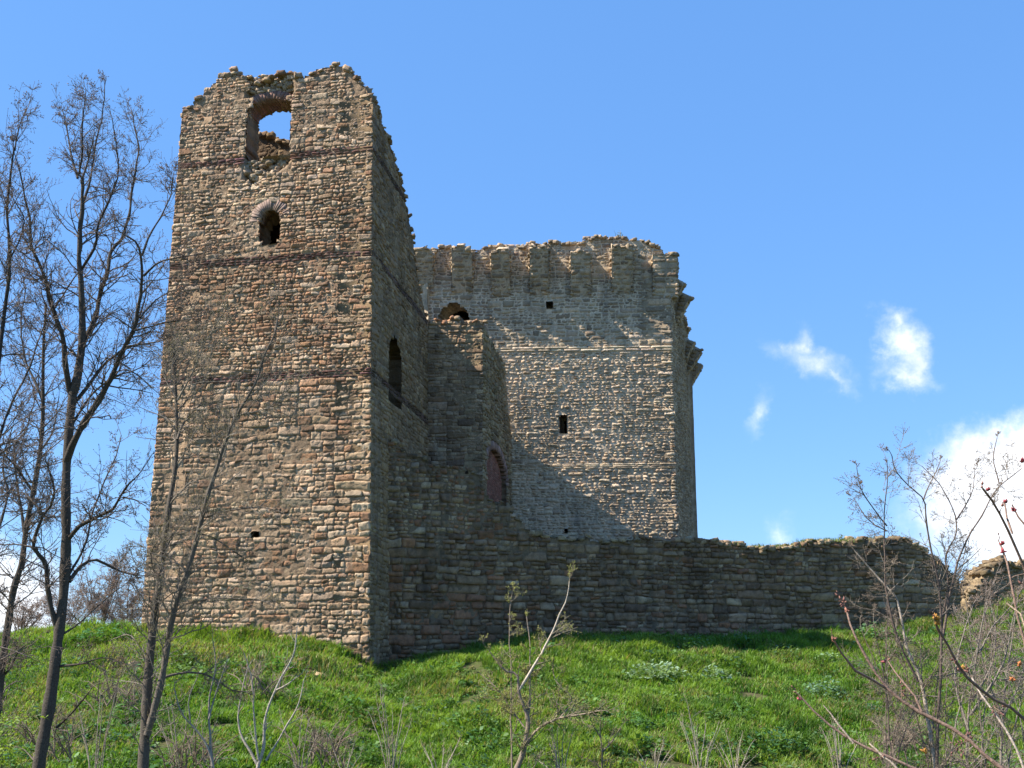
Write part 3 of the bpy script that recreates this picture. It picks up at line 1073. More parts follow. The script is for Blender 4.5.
for zz in (kf.sz(560, 330)[1] - .2, kf.sz(549, 272)[1]):
    mb = MB()
    mb.add([(*p, zz) for p in q] + [(*p, zz - .4) for p in q], [[0, 1, 2, 3], [7, 6, 5, 4], [0, 4, 5, 1], [1, 5, 6, 2], [2, 6, 7, 3], [3, 7, 4, 0]], col=(.25, .21, .17))
    mb.build('shade_slab', M_KEEP, keep, KO)

# ------------------------------------------------------------------ the annex between tower and keep
annex = thing('stone_stair_block', 'narrow stone block wedged between tower and keep, brick arched niche in its side', 'building', (AC[0], AC[1], 2.4))
AO = np.array(annex.location)
af = Facade(TB - KD * .25, AC)
atop = jag(polyf([af.sz(*p) for p in ((424, 324), (430, 325), (440, 320), (452, 319), (466, 321), (476, 320), (482, 323))]), .06, 2.0, .6)
azt_ = af.sz(440, 312)[1]
PAL_A = [(.33, .265, .195), (.38, .315, .24), (.27, .205, .145), (.17, .135, .105)]
a_col = lambda s, z: mixcol(PAL_A, [1.4, 1, 1, .5])
ST_A = dict(ST_T, h=(.22, .38), hmax=.25, w=(.15, .8))
mb = MB()
core(mb, af, 1.5, azt_ + .3, one(0.0), one(af.L), atop, [], .9, (.24, .2, .15), .11, .012, -.01, inward=(AF - AC) / np.linalg.norm(AF - AC))
lay_stones(mb, af, 1.5, azt_ + .3, one(0.0), one(af.L), atop, [], ST_A, a_col)
rubble_top(mb, af, .1, af.L, atop, .8, lambda s, z: mixcol([(.36, .22, .15), (.38, .3, .22)], [1, 1]), .2, (.08, .14))
mb.build('wall', M_TOWER, annex, AO, True)
asd = Facade(AC, AF)
ast = jag(polyf([asd.sz(*p) for p in ((480, 321), (484, 327), (490, 338), (497, 352), (502, 362), (505.5, 372), (508, 404), (511.5, 444))] + [(-1, asd.sz(481, 322)[1])]), .05, 2.0, .2)
s0, z0 = asd.sz(485.5, 505); s1, z1 = asd.sz(507, 449)
nsc, nha = (s0 + s1) / 2, (s1 - s0) / 2 * .97
nz0 = z0; nzs = (asd.sz(485.5, 476)[1] + asd.sz(507, 478)[1]) / 2
nra = asd.sz(496, 450.5)[1] - nzs
print('niche', nsc, nha, nz0, nzs, nra, 'side L', asd.L)
niche = arch_open(nsc, nha, nz0 - .4, nzs, nra)
as_col = lambda s, z: mixcol([(.30, .25, .17), (.25, .205, .135), (.34, .29, .205), (.19, .155, .105)], [1.2, 1, 1, .6])
mb = MB()
core(mb, asd, 1.5, azt_ + .3, one(0.0), one(asd.L + .2), ast, [niche], .7, (.26, .225, .16), .09, .012, -.012, inward=-KD)
lay_stones(mb, asd, 1.5, azt_ + .3, one(0.0), one(asd.L), ast, [niche], dict(ST_A, prot=(.02, .09)), as_col,
           skip=lambda s, z: z > nzs - .1 and ((s - nsc) / (nha + .33)) ** 2 + ((z - nzs) / (nra + .33)) ** 2 < 1)
mb.build('wall', M_TOWER, annex, AO, True)
brick_arch(asd, nsc, nha, nzs, nra, .36, .65, .03, annex, AO, (.36, .235, .20), n=23)
mb = MB()
nb2 = Facade((asd.A - asd.n * .22)[:2], (asd.A - asd.n * .22 + asd.d * asd.L)[:2])
core(mb, nb2, nz0 - 1, nzs + nra + .6, one(nsc - nha - .4), one(nsc + nha + .4), lambda s: np.full(np.shape(s), 99.), [], .1, (.22, .12, .09), .12, .004)
lay_stones(mb, nb2, nz0 - 1, nzs + nra + .6, one(nsc - nha - .4), one(nsc + nha + .4), lambda s: 99., [],
           dict(gap=.006, res=.12, skew=.004, jit=.004, round=.02, prot=(.01, .022), tilt=.004, sink=.012, rough=.003, wave=.006, h=(.075, .09), ar=(3, 4.5), w=(.22, .4), hmax=9, arm=(90, 99)),
           lambda s, z: mixcol([(.30, .12, .085), (.23, .095, .07), (.36, .17, .12)], [1, .8, .6]))
mb.build('brick_panel', M_BRICK, annex, AO, True)

# ------------------------------------------------------------------ the curtain wall in front
curtain = thing('curtain_wall', 'long low curtain wall of dark stone running right from the tower to a broken end', 'wall', (CS[0], CS[1], 2.0))
CO = np.array(curtain.location)
cf = Facade(CS - cd * .25, CE)
ctp = [(384, 438), (390, 440), (400, 446), (412, 455), (430, 461), (450, 464), (470, 469), (479, 474), (484, 494), (496, 503), (512, 510), (519, 521), (528, 531), (560, 537), (600, 540),
       (690, 541), (704, 540), (716, 543), (740, 544), (770, 549), (800, 547), (818, 541), (840, 540), (870, 541), (900, 538), (912, 541), (922, 549), (933, 555), (942, 562), (952, 573), (960, 580), (968, 592)]
c_top = jag(polyf([cf.sz(*p) for p in ctp]), .06, 2.0, .35)
czt = cf.sz(388, 436)[1] + .3
pale_s, pale_z = cf.sz(425, 500)
PAL_C = [(.27, .215, .155), (.215, .165, .12), (.33, .27, .20), (.27, .165, .11), (.165, .125, .095), (.40, .35, .275)]


def curt_col(s, z):
    k = fbm(s * .35, z * .5, 8.)
    pale = math.exp(-((s - pale_s) / 1.2) ** 2 - ((z - pale_z) / 1.0) ** 2)
    red = np.clip(1.0 - s / 6.0 + k, 0, 1) * (1 if z < pale_z - .6 else .5)
    return mixcol(PAL_C, [1.4, 1.2, .7 + pale * 2, .3 + 2.2 * red, .7, .15 + pale * 4])


ST_C = dict(gap=.008, res=.085, skew=.03, jit=.008, round=.018, prot=(.0, .085), tilt=.05, sink=.04, rough=.020, smear=.012, wave=.022,
            h=(.22, .42), hmax=.29, ar=(1.5, 3.6), arm=(1.6, 4.6), w=(.18, 1.2), quoin=.5, sq=7)
mb = MB()
core(mb, cf, 0.8, czt, one(0.0), one(cf.L), c_top, [], 1.3, (.19, .165, .13), .12, .014, -.02)
zsp = cf.sz(440, 528)[1]
lay_stones(mb, cf, 0.8, zsp, one(0.0), one(cf.L), c_top, [], ST_C, curt_col)
lay_stones(mb, cf, zsp, czt, one(0.0), one(cf.L), c_top, [], dict(ST_C, h=(.2, .36), hmax=.24, ar=(1., 2.4), arm=(1.2, 2.8), w=(.15, .7), round=.03, prot=(.01, .06)), curt_col)
s530 = cf.sz(532, 530)[0]
rubble_top(mb, cf, .2, s530, c_top, .8, lambda s, z: mixcol([(.25, .22, .16), (.2, .17, .125)], [1, 1]), .35, (.06, .13))
rubble_top(mb, cf, s530, cf.L - .2, c_top, 1.2, lambda s, z: mixcol([(.30, .27, .20), (.22, .19, .14), (.35, .30, .23)], [1, 1, .6]), .27, (.08, .18))
mb.build('wall', M_CURTAIN, curtain, CO, True)
# grass growing along the wall top
mbp = MB()


def blade_tuft(mb, p, n, h, col, spread=.12, lean=.5):
    for _ in range(n):
        a = rng.uniform(0, 6.28)
        b = np.asarray(p) + np.array([rng.normal(0, spread), rng.normal(0, spread), -.02])
        hh = h * rng.uniform(.5, 1.1)
        w_ = rng.uniform(.008, .014)
        dx = np.array([math.cos(a), math.sin(a), 0]); nx_ = np.array([-dx[1], dx[0], 0]) * w_
        l = lean * hh * rng.uniform(.2, 1)
        m = b + dx * l * .3 + np.array([0, 0, hh * .6]); tpt = b + dx * l + np.array([0, 0, hh])
        mb.add([b - nx_, b + nx_, m + nx_ * .7, m - nx_ * .7, tpt], [[0, 1, 2, 3]], [[3, 2, 4]], np.asarray(col) * rng.uniform(.7, 1.4))


for px in np.arange(718, 925, 1.6):
    s_, _ = cf.sz(px, 545)
    dens = np.interp(px, [718, 735, 765, 790, 815, 860, 900, 925], [.3, 1, .7, 1, 1, 1, .5, .1])
    for _ in range(3):
        if rng.random() < dens:
            ss = s_ + rng.normal(0, .1)
            blade_tuft(mbp, cf.P(np.array(ss), np.array(float(c_top(ss)) + .02), np.array(-rng.uniform(-.02, 1.1))), 7, .17, (.13, .17, .04), .1, .8)
tag(mbp.build('wall_top_grass', M_GRASS), 'thin yellowish grass growing along the top of the low curtain wall', 'grass', kind='stuff')

# further fragment of the ring wall, right
FR = plan(972, 51.5); FE = plan(1075, 53.5)
ff = Facade(FR, FE)
ftop = jag(polyf([ff.sz(*p) for p in ((968, 596), (976, 588), (984, 577), (992, 568), (1004, 563), (1020, 564), (1040, 560), (1060, 570), (1080, 590))]), .12, 2., .8)
frag = thing('ruined_wall', 'pale broken lump of wall behind the bare bushes at the far right', 'wall', (FR[0], FR[1], 2.5))
mb = MB()
core(mb, ff, 1.5, 7, one(0.), one(ff.L), ftop, [], 1.2, (.30, .27, .2), .14, .03)
fcol = lambda s, z: mixcol([(.27, .235, .17), (.22, .19, .14), (.31, .275, .21)], [1, 1, 1])
lay_stones(mb, ff, 1.5, 7, one(0.), one(ff.L), ftop, [], dict(ST_C, h=(.2, .36), hmax=.25, prot=(.02, .09)), fcol)
rubble_top(mb, ff, .1, ff.L, ftop, 1.1, fcol, .26, (.1, .24))
mb.build('wall', M_CURTAIN, frag, np.array(frag.location), True)

# ------------------------------------------------------------------ grass on the bank
def vnoise(x, y, sc, seed):
    """cheap smooth value noise for arrays"""
    r_ = np.random.default_rng(seed).random((64, 64))
    X, Y_ = x * sc + 1000, y * sc + 1000
    xi, yi = np.floor(X).astype(int), np.floor(Y_).astype(int)
    fx, fy = X - xi, Y_ - yi
    fx, fy = fx * fx * (3 - 2 * fx), fy * fy * (3 - 2 * fy)
    g_ = lambda a, b: r_[a % 64, b % 64]
    return (g_(xi, yi) * (1 - fx) + g_(xi + 1, yi) * fx) * (1 - fy) + (g_(xi, yi + 1) * (1 - fx) + g_(xi + 1, yi + 1) * fx) * fy


def ground_at(x, y):
    ix = np.clip(np.searchsorted(gx, x) - 1, 0, nxg - 2); iy = np.clip(np.searchsorted(gy, y) - 1, 0, nyg - 2)
    fx = (x - gx[ix]) / (gx[ix + 1] - gx[ix]); fy = (y - gy[iy]) / (gy[iy + 1] - gy[iy])
    return (GZ[iy, ix] * (1 - fx) + GZ[iy, ix + 1] * fx) * (1 - fy) + (GZ[iy + 1, ix] * (1 - fx) + GZ[iy + 1, ix + 1] * fx) * fy


DEPTH_PX = np.arange(-160, 1200, 4)
DEPTH_Y = np.array([base_depth(p) for p in DEPTH_PX])
NB = 330000
px = rng.uniform(-90, 1110, NB * 2)
yb = np.interp(px, DEPTH_PX, DEPTH_Y)
tt = rng.random(NB * 2) ** 0.85
lim = np.where(px < 139, yb + 4.5, np.where(px > 966, yb + 3.0, yb + .45))
yy = 24.5 + (lim - 24.5) * tt
xx = (px - 512) * XR * yy
# patches: stony bare ground near the tower foot, lush below the curtain wall
bare = np.exp(-((px - 290) / 90) ** 2 - ((yb - yy - 2.4) / 2.0) ** 2) * .8 + np.exp(-((px - 125) / 30) ** 2 - ((yb - yy - 4) / 2.5) ** 2) * .6
keepm = (rng.random(NB * 2) > bare) & (vnoise(xx, yy, .9, 5) > .16)
idx = np.nonzero(keepm)[0][:NB]
px, yb, yy, xx = px[idx], yb[idx], yy[idx], xx[idx]
n = len(idx)
zz = ground_at(xx, yy)
p1 = vnoise(xx, yy, .55, 1); p2 = vnoise(xx, yy, 1.7, 2); p3 = vnoise(xx, yy, .25, 3)
p4 = vnoise(xx, yy, 3.2, 9)
hh = (1 + .9 * np.exp(-np.abs(yb - yy) / .5)) * (.08 + .30 * p1 * p2 + .16 * p4 ** 2 + .10 * rng.random(n)) * np.where(px < 380, .9, 1.0)
wd = rng.uniform(.008, .020, n)
ang = rng.uniform(0, 2 * np.pi, n)
dx, dy = np.cos(ang), np.sin(ang)
ln = hh * rng.uniform(.15, .9, n)
b = np.stack([xx, yy, zz - .015], 1)
wv = np.stack([-dy * wd, dx * wd, np.zeros(n)], 1)
dv = np.stack([dx, dy, np.zeros(n)], 1)
up_ = np.array([0, 0, 1.0])
m_ = b + dv * (ln * .35)[:, None] + up_ * (hh * .62)[:, None]
tip = b + dv * ln[:, None] + up_ * (hh * rng.uniform(.8, 1.0, n))[:, None]
V = np.stack([b - wv, b + wv, m_ + wv * .8, m_ - wv * .8, tip], 1).reshape(-1, 3)
k = np.arange(n) * 5
colA = np.array([.118, .245, .030]); colB = np.array([.235, .345, .052]); colC = np.array([.045, .115, .02]); colD = np.array([.25, .22, .095])
mixv = np.clip(p3 * .9 + p1 * .7 + (p4 - .5) * .7 - .35, 0, 1)[:, None]
col = colA * (1 - mixv) + colB * mixv
dk = np.clip((p2 - .5) * 2.4, 0, 1)[:, None] * .8
col = col * (1 - dk) + colC * dk
p5 = vnoise(xx, yy, .8, 21)
dry = (rng.random(n) < (.06 + .35 * bare[idx] + .30 * np.clip((p5 - .56) * 4, 0, 1) + .10 * (p3 > .72)))[:, None]
col = np.where(dry, colD, col) * rng.uniform(.75, 1.25, (n, 1))
mb = MB()
mb.add(V, np.c_[k, k + 1, k + 2, k + 3], np.c_[k + 3, k + 2, k + 4], np.repeat(col, 5, 0))
tag(mb.build('grass', M_GRASS), 'bright green spring grass covering the bank below the walls', 'grass', kind='stuff')


def leaf_clump(mb, p, rad, hgt, n, size, col, droop=.5):
    """broad leaves spread through a low dome, each a folded blade of two quads"""
    for _ in range(n):
        a = rng.uniform(0, 6.28); rr = rad * math.sqrt(rng.random())
        hz = hgt * (1 - (rr / rad) ** 2) * rng.uniform(.2, 1.0) + .02
        c = np.asarray(p) + np.array([math.cos(a) * rr, math.sin(a) * rr, hz])
        b_ = a + rng.normal(0, .9)
        el = rng.uniform(-.3, .9)
        d_ = np.array([math.cos(b_) * math.cos(el), math.sin(b_) * math.cos(el), math.sin(el)])
        sidev = np.array([-math.sin(b_), math.cos(b_), rng.normal(0, .35)])
        L_ = size * rng.uniform(.6, 1.3); W_ = L_ * rng.uniform(.22, .38)
        dn = np.array([0, 0, -droop * L_ * .35])
        v = [c, c + d_ * L_ * .45 + sidev * W_ + dn * .1, c + d_ * L_ * .5 + np.array([0, 0, -.06 * L_]), c + d_ * L_ * .45 - sidev * W_ + dn * .1, c + d_ * L_ + dn]
        mb.add(v, None, [[0, 2, 1], [0, 3, 2], [1, 2, 4], [2, 3, 4]], np.asarray(col) * rng.uniform(.65, 1.4))


def on_ground(px, py):
    """first point where the sight line through a pixel meets the bank"""
    r_ = ray(px, py)
    for Y in np.arange(22, 56, .1):
        p = EYE + r_ * (Y / r_[1])
        if p[2] <= ground_at(np.array([p[0]]), np.array([p[1]]))[0]:
            return p
    return p


# scattered low weeds that nobody would count
mb = MB()
for _ in range(1100):
    px_ = rng.uniform(-30, 1050); yb_ = np.interp(px_, DEPTH_PX, DEPTH_Y)
    y_ = rng.uniform(25, yb_ - .6); x_ = (px_ - 512) * XR * y_
    z_ = float(ground_at(np.array([x_]), np.array([y_]))[0])
    if 250 < px_ < 360 and rng.random() < .5: continue
    c_ = [(.06, .14, .03), (.09, .19, .04), (.12, .20, .06), (.045, .10, .025)][rng.integers(4)]
    bg_ = rng.random() < .32
    leaf_clump(mb, (x_, y_, z_), rng.uniform(.3, .7) if bg_ else rng.uniform(.12, .4), rng.uniform(.25, .5) if bg_ else rng.uniform(.08, .28), int(rng.uniform(50, 120) if bg_ else rng.uniform(14, 40)), rng.uniform(.07, .16), c_)
tag(mb.build('ground_cover', M_LEAF), 'scattered low broad leaved weeds among the grass of the bank', 'weeds', kind='stuff')
for (x_, y_, rad, h_, n_, sz_, col_, lab) in (
        (655, 678, 1.0, .5, 520, .15, (.24, .34, .21), 'wide patch of pale grey-green weeds in the grass below the middle of the curtain wall'),
        (712, 680, .6, .42, 260, .14, (.23, .33, .20), 'smaller pale leafy weed tuft just right of the wide weed patch'),
        (826, 697, .6, .6, 320, .14, (.13, .22, .12), 'dark rounded leafy weed clump in the grass left of the bare bush'),
        (872, 640, .55, .6, 230, .16, (.09, .17, .06), 'glossy dark leafy plant growing at the foot of the curtain wall'),
        (830, 664, .45, .4, 170, .14, (.22, .33, .18), 'little pale weed tuft halfway between the wall foot and the dark rounded clump'),
        (468, 690, .30, .3, 80, .18, (.05, .115, .03), 'dark green broad leaved weed in the grass below the shaded wall corner'),
        (478, 722, .35, .35, 100, .18, (.06, .13, .035), 'taller dark broad leaved weed low on the bank left of the thin sapling'),
        (640, 752, .4, .4, 120, .16, (.05, .12, .03), 'dark weed clump at the bottom of the bank right of the thin sapling'),
        (775, 752, .8, .6, 330, .15, (.045, .11, .025), 'broad dark green weed thicket at the bottom of the bank near the reddish branches'),
        (110, 640, 1.1, .5, 420, .15, (.07, .17, .035), 'lush green leafy patch on the crest left of the tower')):
    p = on_ground(x_, y_)
    mb = MB()
    leaf_clump(mb, p, rad, h_, n_, sz_, col_)
    tag(mb.build('weed_clump', M_LEAF, origin=p), lab, 'weed', 'weed clumps on the bank')

# loose stones at the tower foot
k = 0
for (x_, y_, sz_, lab) in ((262, 652, .20, 'grey stone lying in the grass close under the tower front, left of its fellows'), (300, 661, .28, 'flat stone set in the grass under the tower front'),
                           (330, 660, .30, 'long stone sticking out of the turf near the tower corner'), (352, 668, .34, 'large block at the foot of the tower corner'),
                           (322, 676, .22, 'small stone in the bare turf below the tower corner'), (345, 690, .30, 'flat tan stone in the turf, farther down the bank than the others'),
                           (300, 690, .2, 'pale stone half buried in grass well below the tower front'), (280, 672, .17, 'small grey stone halfway down the turf below the tower window'),
                           (128, 668, .34, 'brown stone among the dead twigs left of the tower foot')):
    p = on_ground(x_, y_)
    mb = MB()
    for q_ in range(1):
        rock(mb, p + np.array([0, 0, -.02]), sz_ * .85, mixcol([(.24, .19, .135), (.19, .15, .11), (.28, .23, .17)], [1, 1, 1]), .42, rng.normal(0, .3))
    tag(mb.build('loose_stone', M_TOWER, origin=p), lab, 'stone', 'loose stones below the tower')


# ------------------------------------------------------------------ bare trees and bushes
def tube(mb, pts, rad, sides, col):
    pts = np.asarray(pts); m = len(pts)
    tg = np.empty_like(pts)
    tg[1:-1] = pts[2:] - pts[:-2]; tg[0] = pts[1] - pts[0]; tg[-1] = pts[-1] - pts[-2]
    tg /= np.sqrt((tg * tg).sum(1))[:, None] + 1e-9
    x, y, z = tg[:, 0], tg[:, 1], tg[:, 2]
    a = np.stack([y * .22 - z * .92, z * .31 - x * .22, x * .92 - y * .31], 1)
    a /= np.sqrt((a * a).sum(1))[:, None] + 1e-9
    b = np.stack([y * a[:, 2] - z * a[:, 1], z * a[:, 0] - x * a[:, 2], x * a[:, 1] - y * a[:, 0]], 1)
    th = np.arange(sides) * 2 * np.pi / sides
    rad = np.asarray(rad)[:, None, None]
    V = pts[:, None, :] + rad * (np.cos(th)[None, :, None] * a[:, None, :] + np.sin(th)[None, :, None] * b[:, None, :])
    i = np.arange(m - 1)[:, None] * sides
    j = np.arange(sides)[None, :]
    j2 = (j + 1) % sides
    Q = np.stack([i + j, i + j2, i + sides + j2, i + sides + j], -1).reshape(-1, 4)
    mb.add(V.reshape(-1, 3), Q, col=np.asarray(col) * rng.uniform(.8, 1.2))


def smooth_line(P, n):
    P = np.asarray(P, float)
    if len(P) < 3:
        return P[0] + np.linspace(0, 1, n)[:, None] * (P[-1] - P[0])
    d = np.r_[0, np.cumsum(np.linalg.norm(np.diff(P, axis=0), axis=1))]
    tq = np.linspace(0, d[-1], n)
    T = np.gradient(P, d, axis=0)
    k = np.clip(np.searchsorted(d, tq, side='right') - 1, 0, len(P) - 2)
    h = (d[k + 1] - d[k]); u = ((tq - d[k]) / h)[:, None]
    h = h[:, None]
    return ((2 * u ** 3 - 3 * u ** 2 + 1) * P[k] + (u ** 3 - 2 * u ** 2 + u) * h * T[k] + (-2 * u ** 3 + 3 * u ** 2) * P[k + 1] + (u ** 3 - u ** 2) * h * T[k + 1])


OCT_F = [[0, 2, 4], [2, 1, 4], [1, 3, 4], [3, 0, 4], [2, 0, 5], [1, 2, 5], [3, 1, 5], [0, 3, 5]]


class Plant:
    def __init__(self, Y, bark=(.085, .07, .055), twig=(.12, .095, .08), bud=(.17, .11, .07), budsize=.011, seed=1, dens=1.0, lmul=1.0, rmin=.0035):
        self.Y = Y
        self.tr, self.cr, self.bd = MB(), MB(), MB()
        self.bark, self.twig, self.bud, self.bs = bark, twig, bud, budsize
        self.base = None
        self.r = np.random.default_rng(seed)
        self.dens, self.lmul, self.rmin = dens, lmul, rmin

    def add_bud(self, p, d, s=None):
        s = (s or self.bs) * self.r.uniform(.6, 1.5)
        x, y, z = d
        l = math.sqrt(x * x + y * y + z * z) + 1e-9
        x, y, z = x / l, y / l, z / l
        ax, ay, az = y * .2 - z * .9, z * .3 - x * .2, x * .9 - y * .3
        l = math.sqrt(ax * ax + ay * ay + az * az) + 1e-9
        ax, ay, az = ax / l, ay / l, az / l
        d = np.array((x, y, z)); a = np.array((ax, ay, az))
        b = np.array((y * az - z * ay, z * ax - x * az, x * ay - y * ax))
        V = np.array([a * .5, a * -.5, b * .5, b * -.5, d * 1.3, d * -.7]) * s + p
        self.bd.add(V, None, OCT_F, np.asarray(self.bud) * self.r.uniform(.6, 1.5))

    def twigs(self, p, d, L, r, lvl, up=.25, nchild=(3, 6), buds=True):
        rr = self.r
        n = max(4, int(L / .14))
        pts = [np.asarray(p, float)]
        d = np.asarray(d, float) / np.linalg.norm(d)
        for i in range(n):
            d = d + rr.normal(0, .22, 3) + np.array([0, 0, up * .12])
            d /= np.linalg.norm(d)
            pts.append(pts[-1] + d * L / n)
        pts = np.array(pts)
        rad = r * np.linspace(1, .38, n + 1)
        tube(self.cr, pts, rad, 4 if r > .006 else 3, self.twig)
        if buds:
            self.add_bud(pts[-1], d)
            if lvl <= 1:
                for i in range(1, n):
                    if rr.random() < .45:
                        o = rr.normal(0, 1, 3); o /= np.linalg.norm(o)
                        self.add_bud(pts[i] + o * self.bs * .8, o + d, self.bs * .8)
        if lvl > 0:
            for _ in range(rr.integers(nchild[0], nchild[1] + 1)):
                t_ = rr.uniform(.2, .95)
                i = min(int(t_ * n), n - 1)
                dd = pts[i + 1] - pts[i]; dd /= np.linalg.norm(dd)
                o = rr.normal(0, 1, 3); o -= dd * o.dot(dd); o /= np.linalg.norm(o)
                an = R(rr.uniform(28, 62))
                self.twigs(pts[i], dd * math.cos(an) + o * math.sin(an), L * rr.uniform(.35, .65) * (1 - .35 * t_), max(rad[i] * .66, self.rmin * .75), lvl - 1, up, nchild, buds)

    def limb(self, pix, w0, w1, dy=0.0, y0=None, sprout=1.0, lvl=2, L=(.5, 1.3), trunk=False, col=None, up=.3, start=.15, spread=1.0, buds=True):
        """a limb followed through the tree: pixel path placed at the tree's own distance, swinging dy metres in depth"""
        ya = self.Y if y0 is None else y0
        m = len(pix)
        P = [at(x, y, ya + dy * (i / max(1, m - 1))) for i, (x, y) in enumerate(pix)]
        tot = sum(np.linalg.norm(np.subtract(a, b)) for a, b in zip(P[:-1], P[1:]))
        n = max(5, int(tot / .13))
        pts = smooth_line(P, n)
        pts = pts + np.cumsum(self.r.normal(0, .006, pts.shape), 0) * (0 if trunk else 1)
        ws = (w0 + (w1 - w0) * np.linspace(0, 1, n) ** .9) * ya / F / 2
        ws = ws * (1 + self.r.normal(0, .08, n))
        sides = 10 if w0 > 8 else 7 if w0 > 3.5 else 5
        tube(self.tr if trunk else self.cr, pts, ws, sides, col or self.bark)
        if self.base is None:
            self.base = pts[0].copy()
        if sprout > 0:
            k = int(tot * 4.6 * sprout * self.dens)
            for _ in range(k):
                t_ = self.r.uniform(start, 1.0)
                i = min(int(t_ * (n - 1)), n - 2)
                dd = pts[i + 1] - pts[i]; dd /= np.linalg.norm(dd)
                o = self.r.normal(0, 1, 3); o -= dd * o.dot(dd); o /= np.linalg.norm(o)
                an = R(self.r.uniform(25, 65))
                ll = self.r.uniform(*L) * (1.1 - .4 * t_) * self.lmul
                self.twigs(pts[i], dd * math.cos(an) + o * math.sin(an) * spread, ll, min(max(ws[i] * .45, self.rmin * 1.3), .013), lvl, up, buds=buds)
            self.twigs(pts[-1], pts[-1] - pts[-2], self.r.uniform(*L) * .6, max(ws[-1] * .8, self.rmin), lvl, up, buds=buds)

    def build(self, name, label, cat, group=None):
        b = self.base.copy()
        th = thing(name, label, cat, b, group)
        if self.tr.n: self.tr.build('trunk', M_BARK, th, b, True)
        c = self.cr.build('crown', M_BARK, th, b, True) if self.cr.n else None
        if self.bd.n: tag(self.bd.build('buds', M_BUD, c or th, b), kind='stuff')
        for m_b in getattr(self, 'clusters', []):
            m_b.build('bud_cluster', M_BUD, c or th, b)
        return th


def gz(px, Y):
    x = (px - 512) * XR * Y
    return float(ground_at(np.array([x]), np.array([Y]))[0])


def foot(px, Y):
    """pixel row where column px at distance Y meets the ground (a bit below)"""
    z = gz(px, Y) - .1
    cp, sp = math.cos(PITCH), math.sin(PITCH)
    d = np.array([0, Y, z - 1.7])
    f_ = d[1] * cp + d[2] * sp; u_ = -d[1] * sp + d[2] * cp
    return 384 - F * u_ / f_


G1 = 'bare trees left of the tower'
# big many-limbed tree
T = Plant(18.0, bark=(.07, .058, .047), twig=(.155, .125, .105), seed=11, dens=1.85, lmul=1.1, rmin=.0042)
fy = foot(18, 18.0)
T.limb([(22, fy), (38, 772), (50, 700), (58, 640), (63, 600), (66, 545), (66, 480), (69, 430), (73, 392)], 14, 8, trunk=True, sprout=0)
T.limb([(73, 394), (78, 360), (80, 330), (79, 290), (77.5, 240), (79, 200), (78, 175)], 8.5, 3.6, -.3, sprout=.7)
T.limb([(78, 178), (72, 157), (68, 140), (62, 112)], 3, 1, .5, 17.7, L=(.3, .8))
T.limb([(79, 176), (83, 155), (83, 122), (87, 90)], 2.8, .9, -.4, 17.7, L=(.3, .8))
T.limb([(81, 213), (90, 176), (95, 141), (101, 110), (103, 84)], 3, .9, .8, 17.9, L=(.3, .8))
T.limb([(75, 385), (80, 362), (85, 341), (95, 320), (101, 294), (109, 270), (111, 254), (122, 240), (128, 218), (131, 197), (137, 165), (139, 150), (135, 136), (132, 115)], 6.5, 1, 1.3, L=(.35, 1.0))
T.limb([(81, 270), (88, 258), (95, 245), (96, 230), (108, 202), (117, 176), (115, 148), (111, 122)], 3.4, .9, -1.0, 17.9, L=(.3, .9))
T.limb([(70, 392), (67, 376), (64, 360), (63, 338), (54, 315), (49, 301), (44, 282), (37, 261), (28, 242), (27, 218), (21, 195), (18, 172), (12, 150)], 6.5, 1, -1.2, L=(.35, 1.0))
T.limb([(53, 312), (62, 297), (75, 275), (84, 262)], 2.4, .9, .8, 17.6, L=(.3, .8))
T.limb([(66, 462), (72, 446), (84, 424), (101, 397), (112, 376), (124, 350), (135, 329), (139, 308), (143, 280), (142, 258), (138, 243), (128, 236)], 8, 1.8, -1.5, L=(.35, 1.0))
T.limb([(142, 256), (152, 231), (162, 214), (170, 197), (173, 172)], 2.6, .8, .4, 16.6, L=(.3, .8))
T.limb([(144, 275), (150, 270), (159, 263), (173, 259), (196, 254), (216, 250)], 2.8, .8, -.5, 16.7, L=(.3, .8))
T.limb([(140, 318), (150, 306), (162, 296), (180, 288)], 2.6, .8, .6, 16.8, L=(.3, .8))
T.limb([(133, 331), (145, 327), (169, 321), (192, 317)], 2.4, .8, .6, 16.9, L=(.3, .8))
T.limb([(127, 347), (145, 345), (159, 342), (172, 336)], 2.6, .8, -.6, 17.0, L=(.3, .8))
T.limb([(74, 404), (90, 384), (108, 362), (122, 352), (133, 333), (146, 300), (150, 282)], 4.2, 1, .9, L=(.3, .9))
T.limb([(72, 425), (84, 405), (94, 392), (106, 382), (118, 370), (132, 372), (148, 384), (156, 392)], 3, .8, 1.3, L=(.3, .9))
T.limb([(68, 540), (80, 525), (94, 517), (115, 507), (122, 492), (129, 483), (136, 477)], 5, 1.5, -.8, L=(.3, 1.0))
T.limb([(123, 497), (134, 499), (146, 505)], 2, .7, -.3, 17.3, L=(.3, .7))
T.limb([(69, 582), (80, 567), (94, 561), (110, 567), (127, 574), (140, 576)], 4.2, 1.2, .8, L=(.3, .8))
T.limb([(68, 576), (82, 550), (94, 504), (105, 476), (115, 454), (120, 434)], 3, .9, 1.0, L=(.3, .9))
T.limb([(57, 625), (50, 593), (47, 562), (36, 547), (44, 518), (55, 501), (57, 488), (52, 470)], 6, 1.6, -.8, L=(.3, 1.0))
T.limb([(45, 517), (33, 503), (22, 493), (8, 490)], 3, .8, .4, 17.5, L=(.3, .9))
T.limb([(60, 666), (84, 664), (100, 659), (116, 662)], 2.8, .8, -.5, L=(.2, .6))
T.limb([(64, 633), (76, 626), (92, 612), (108, 598), (124, 586)], 2.4, .8, .6, L=(.3, .8))
T.limb([(57, 728), (74, 712), (90, 694)], 2.6, 1.2, -.4, L=(.2, .5), sprout=.5)
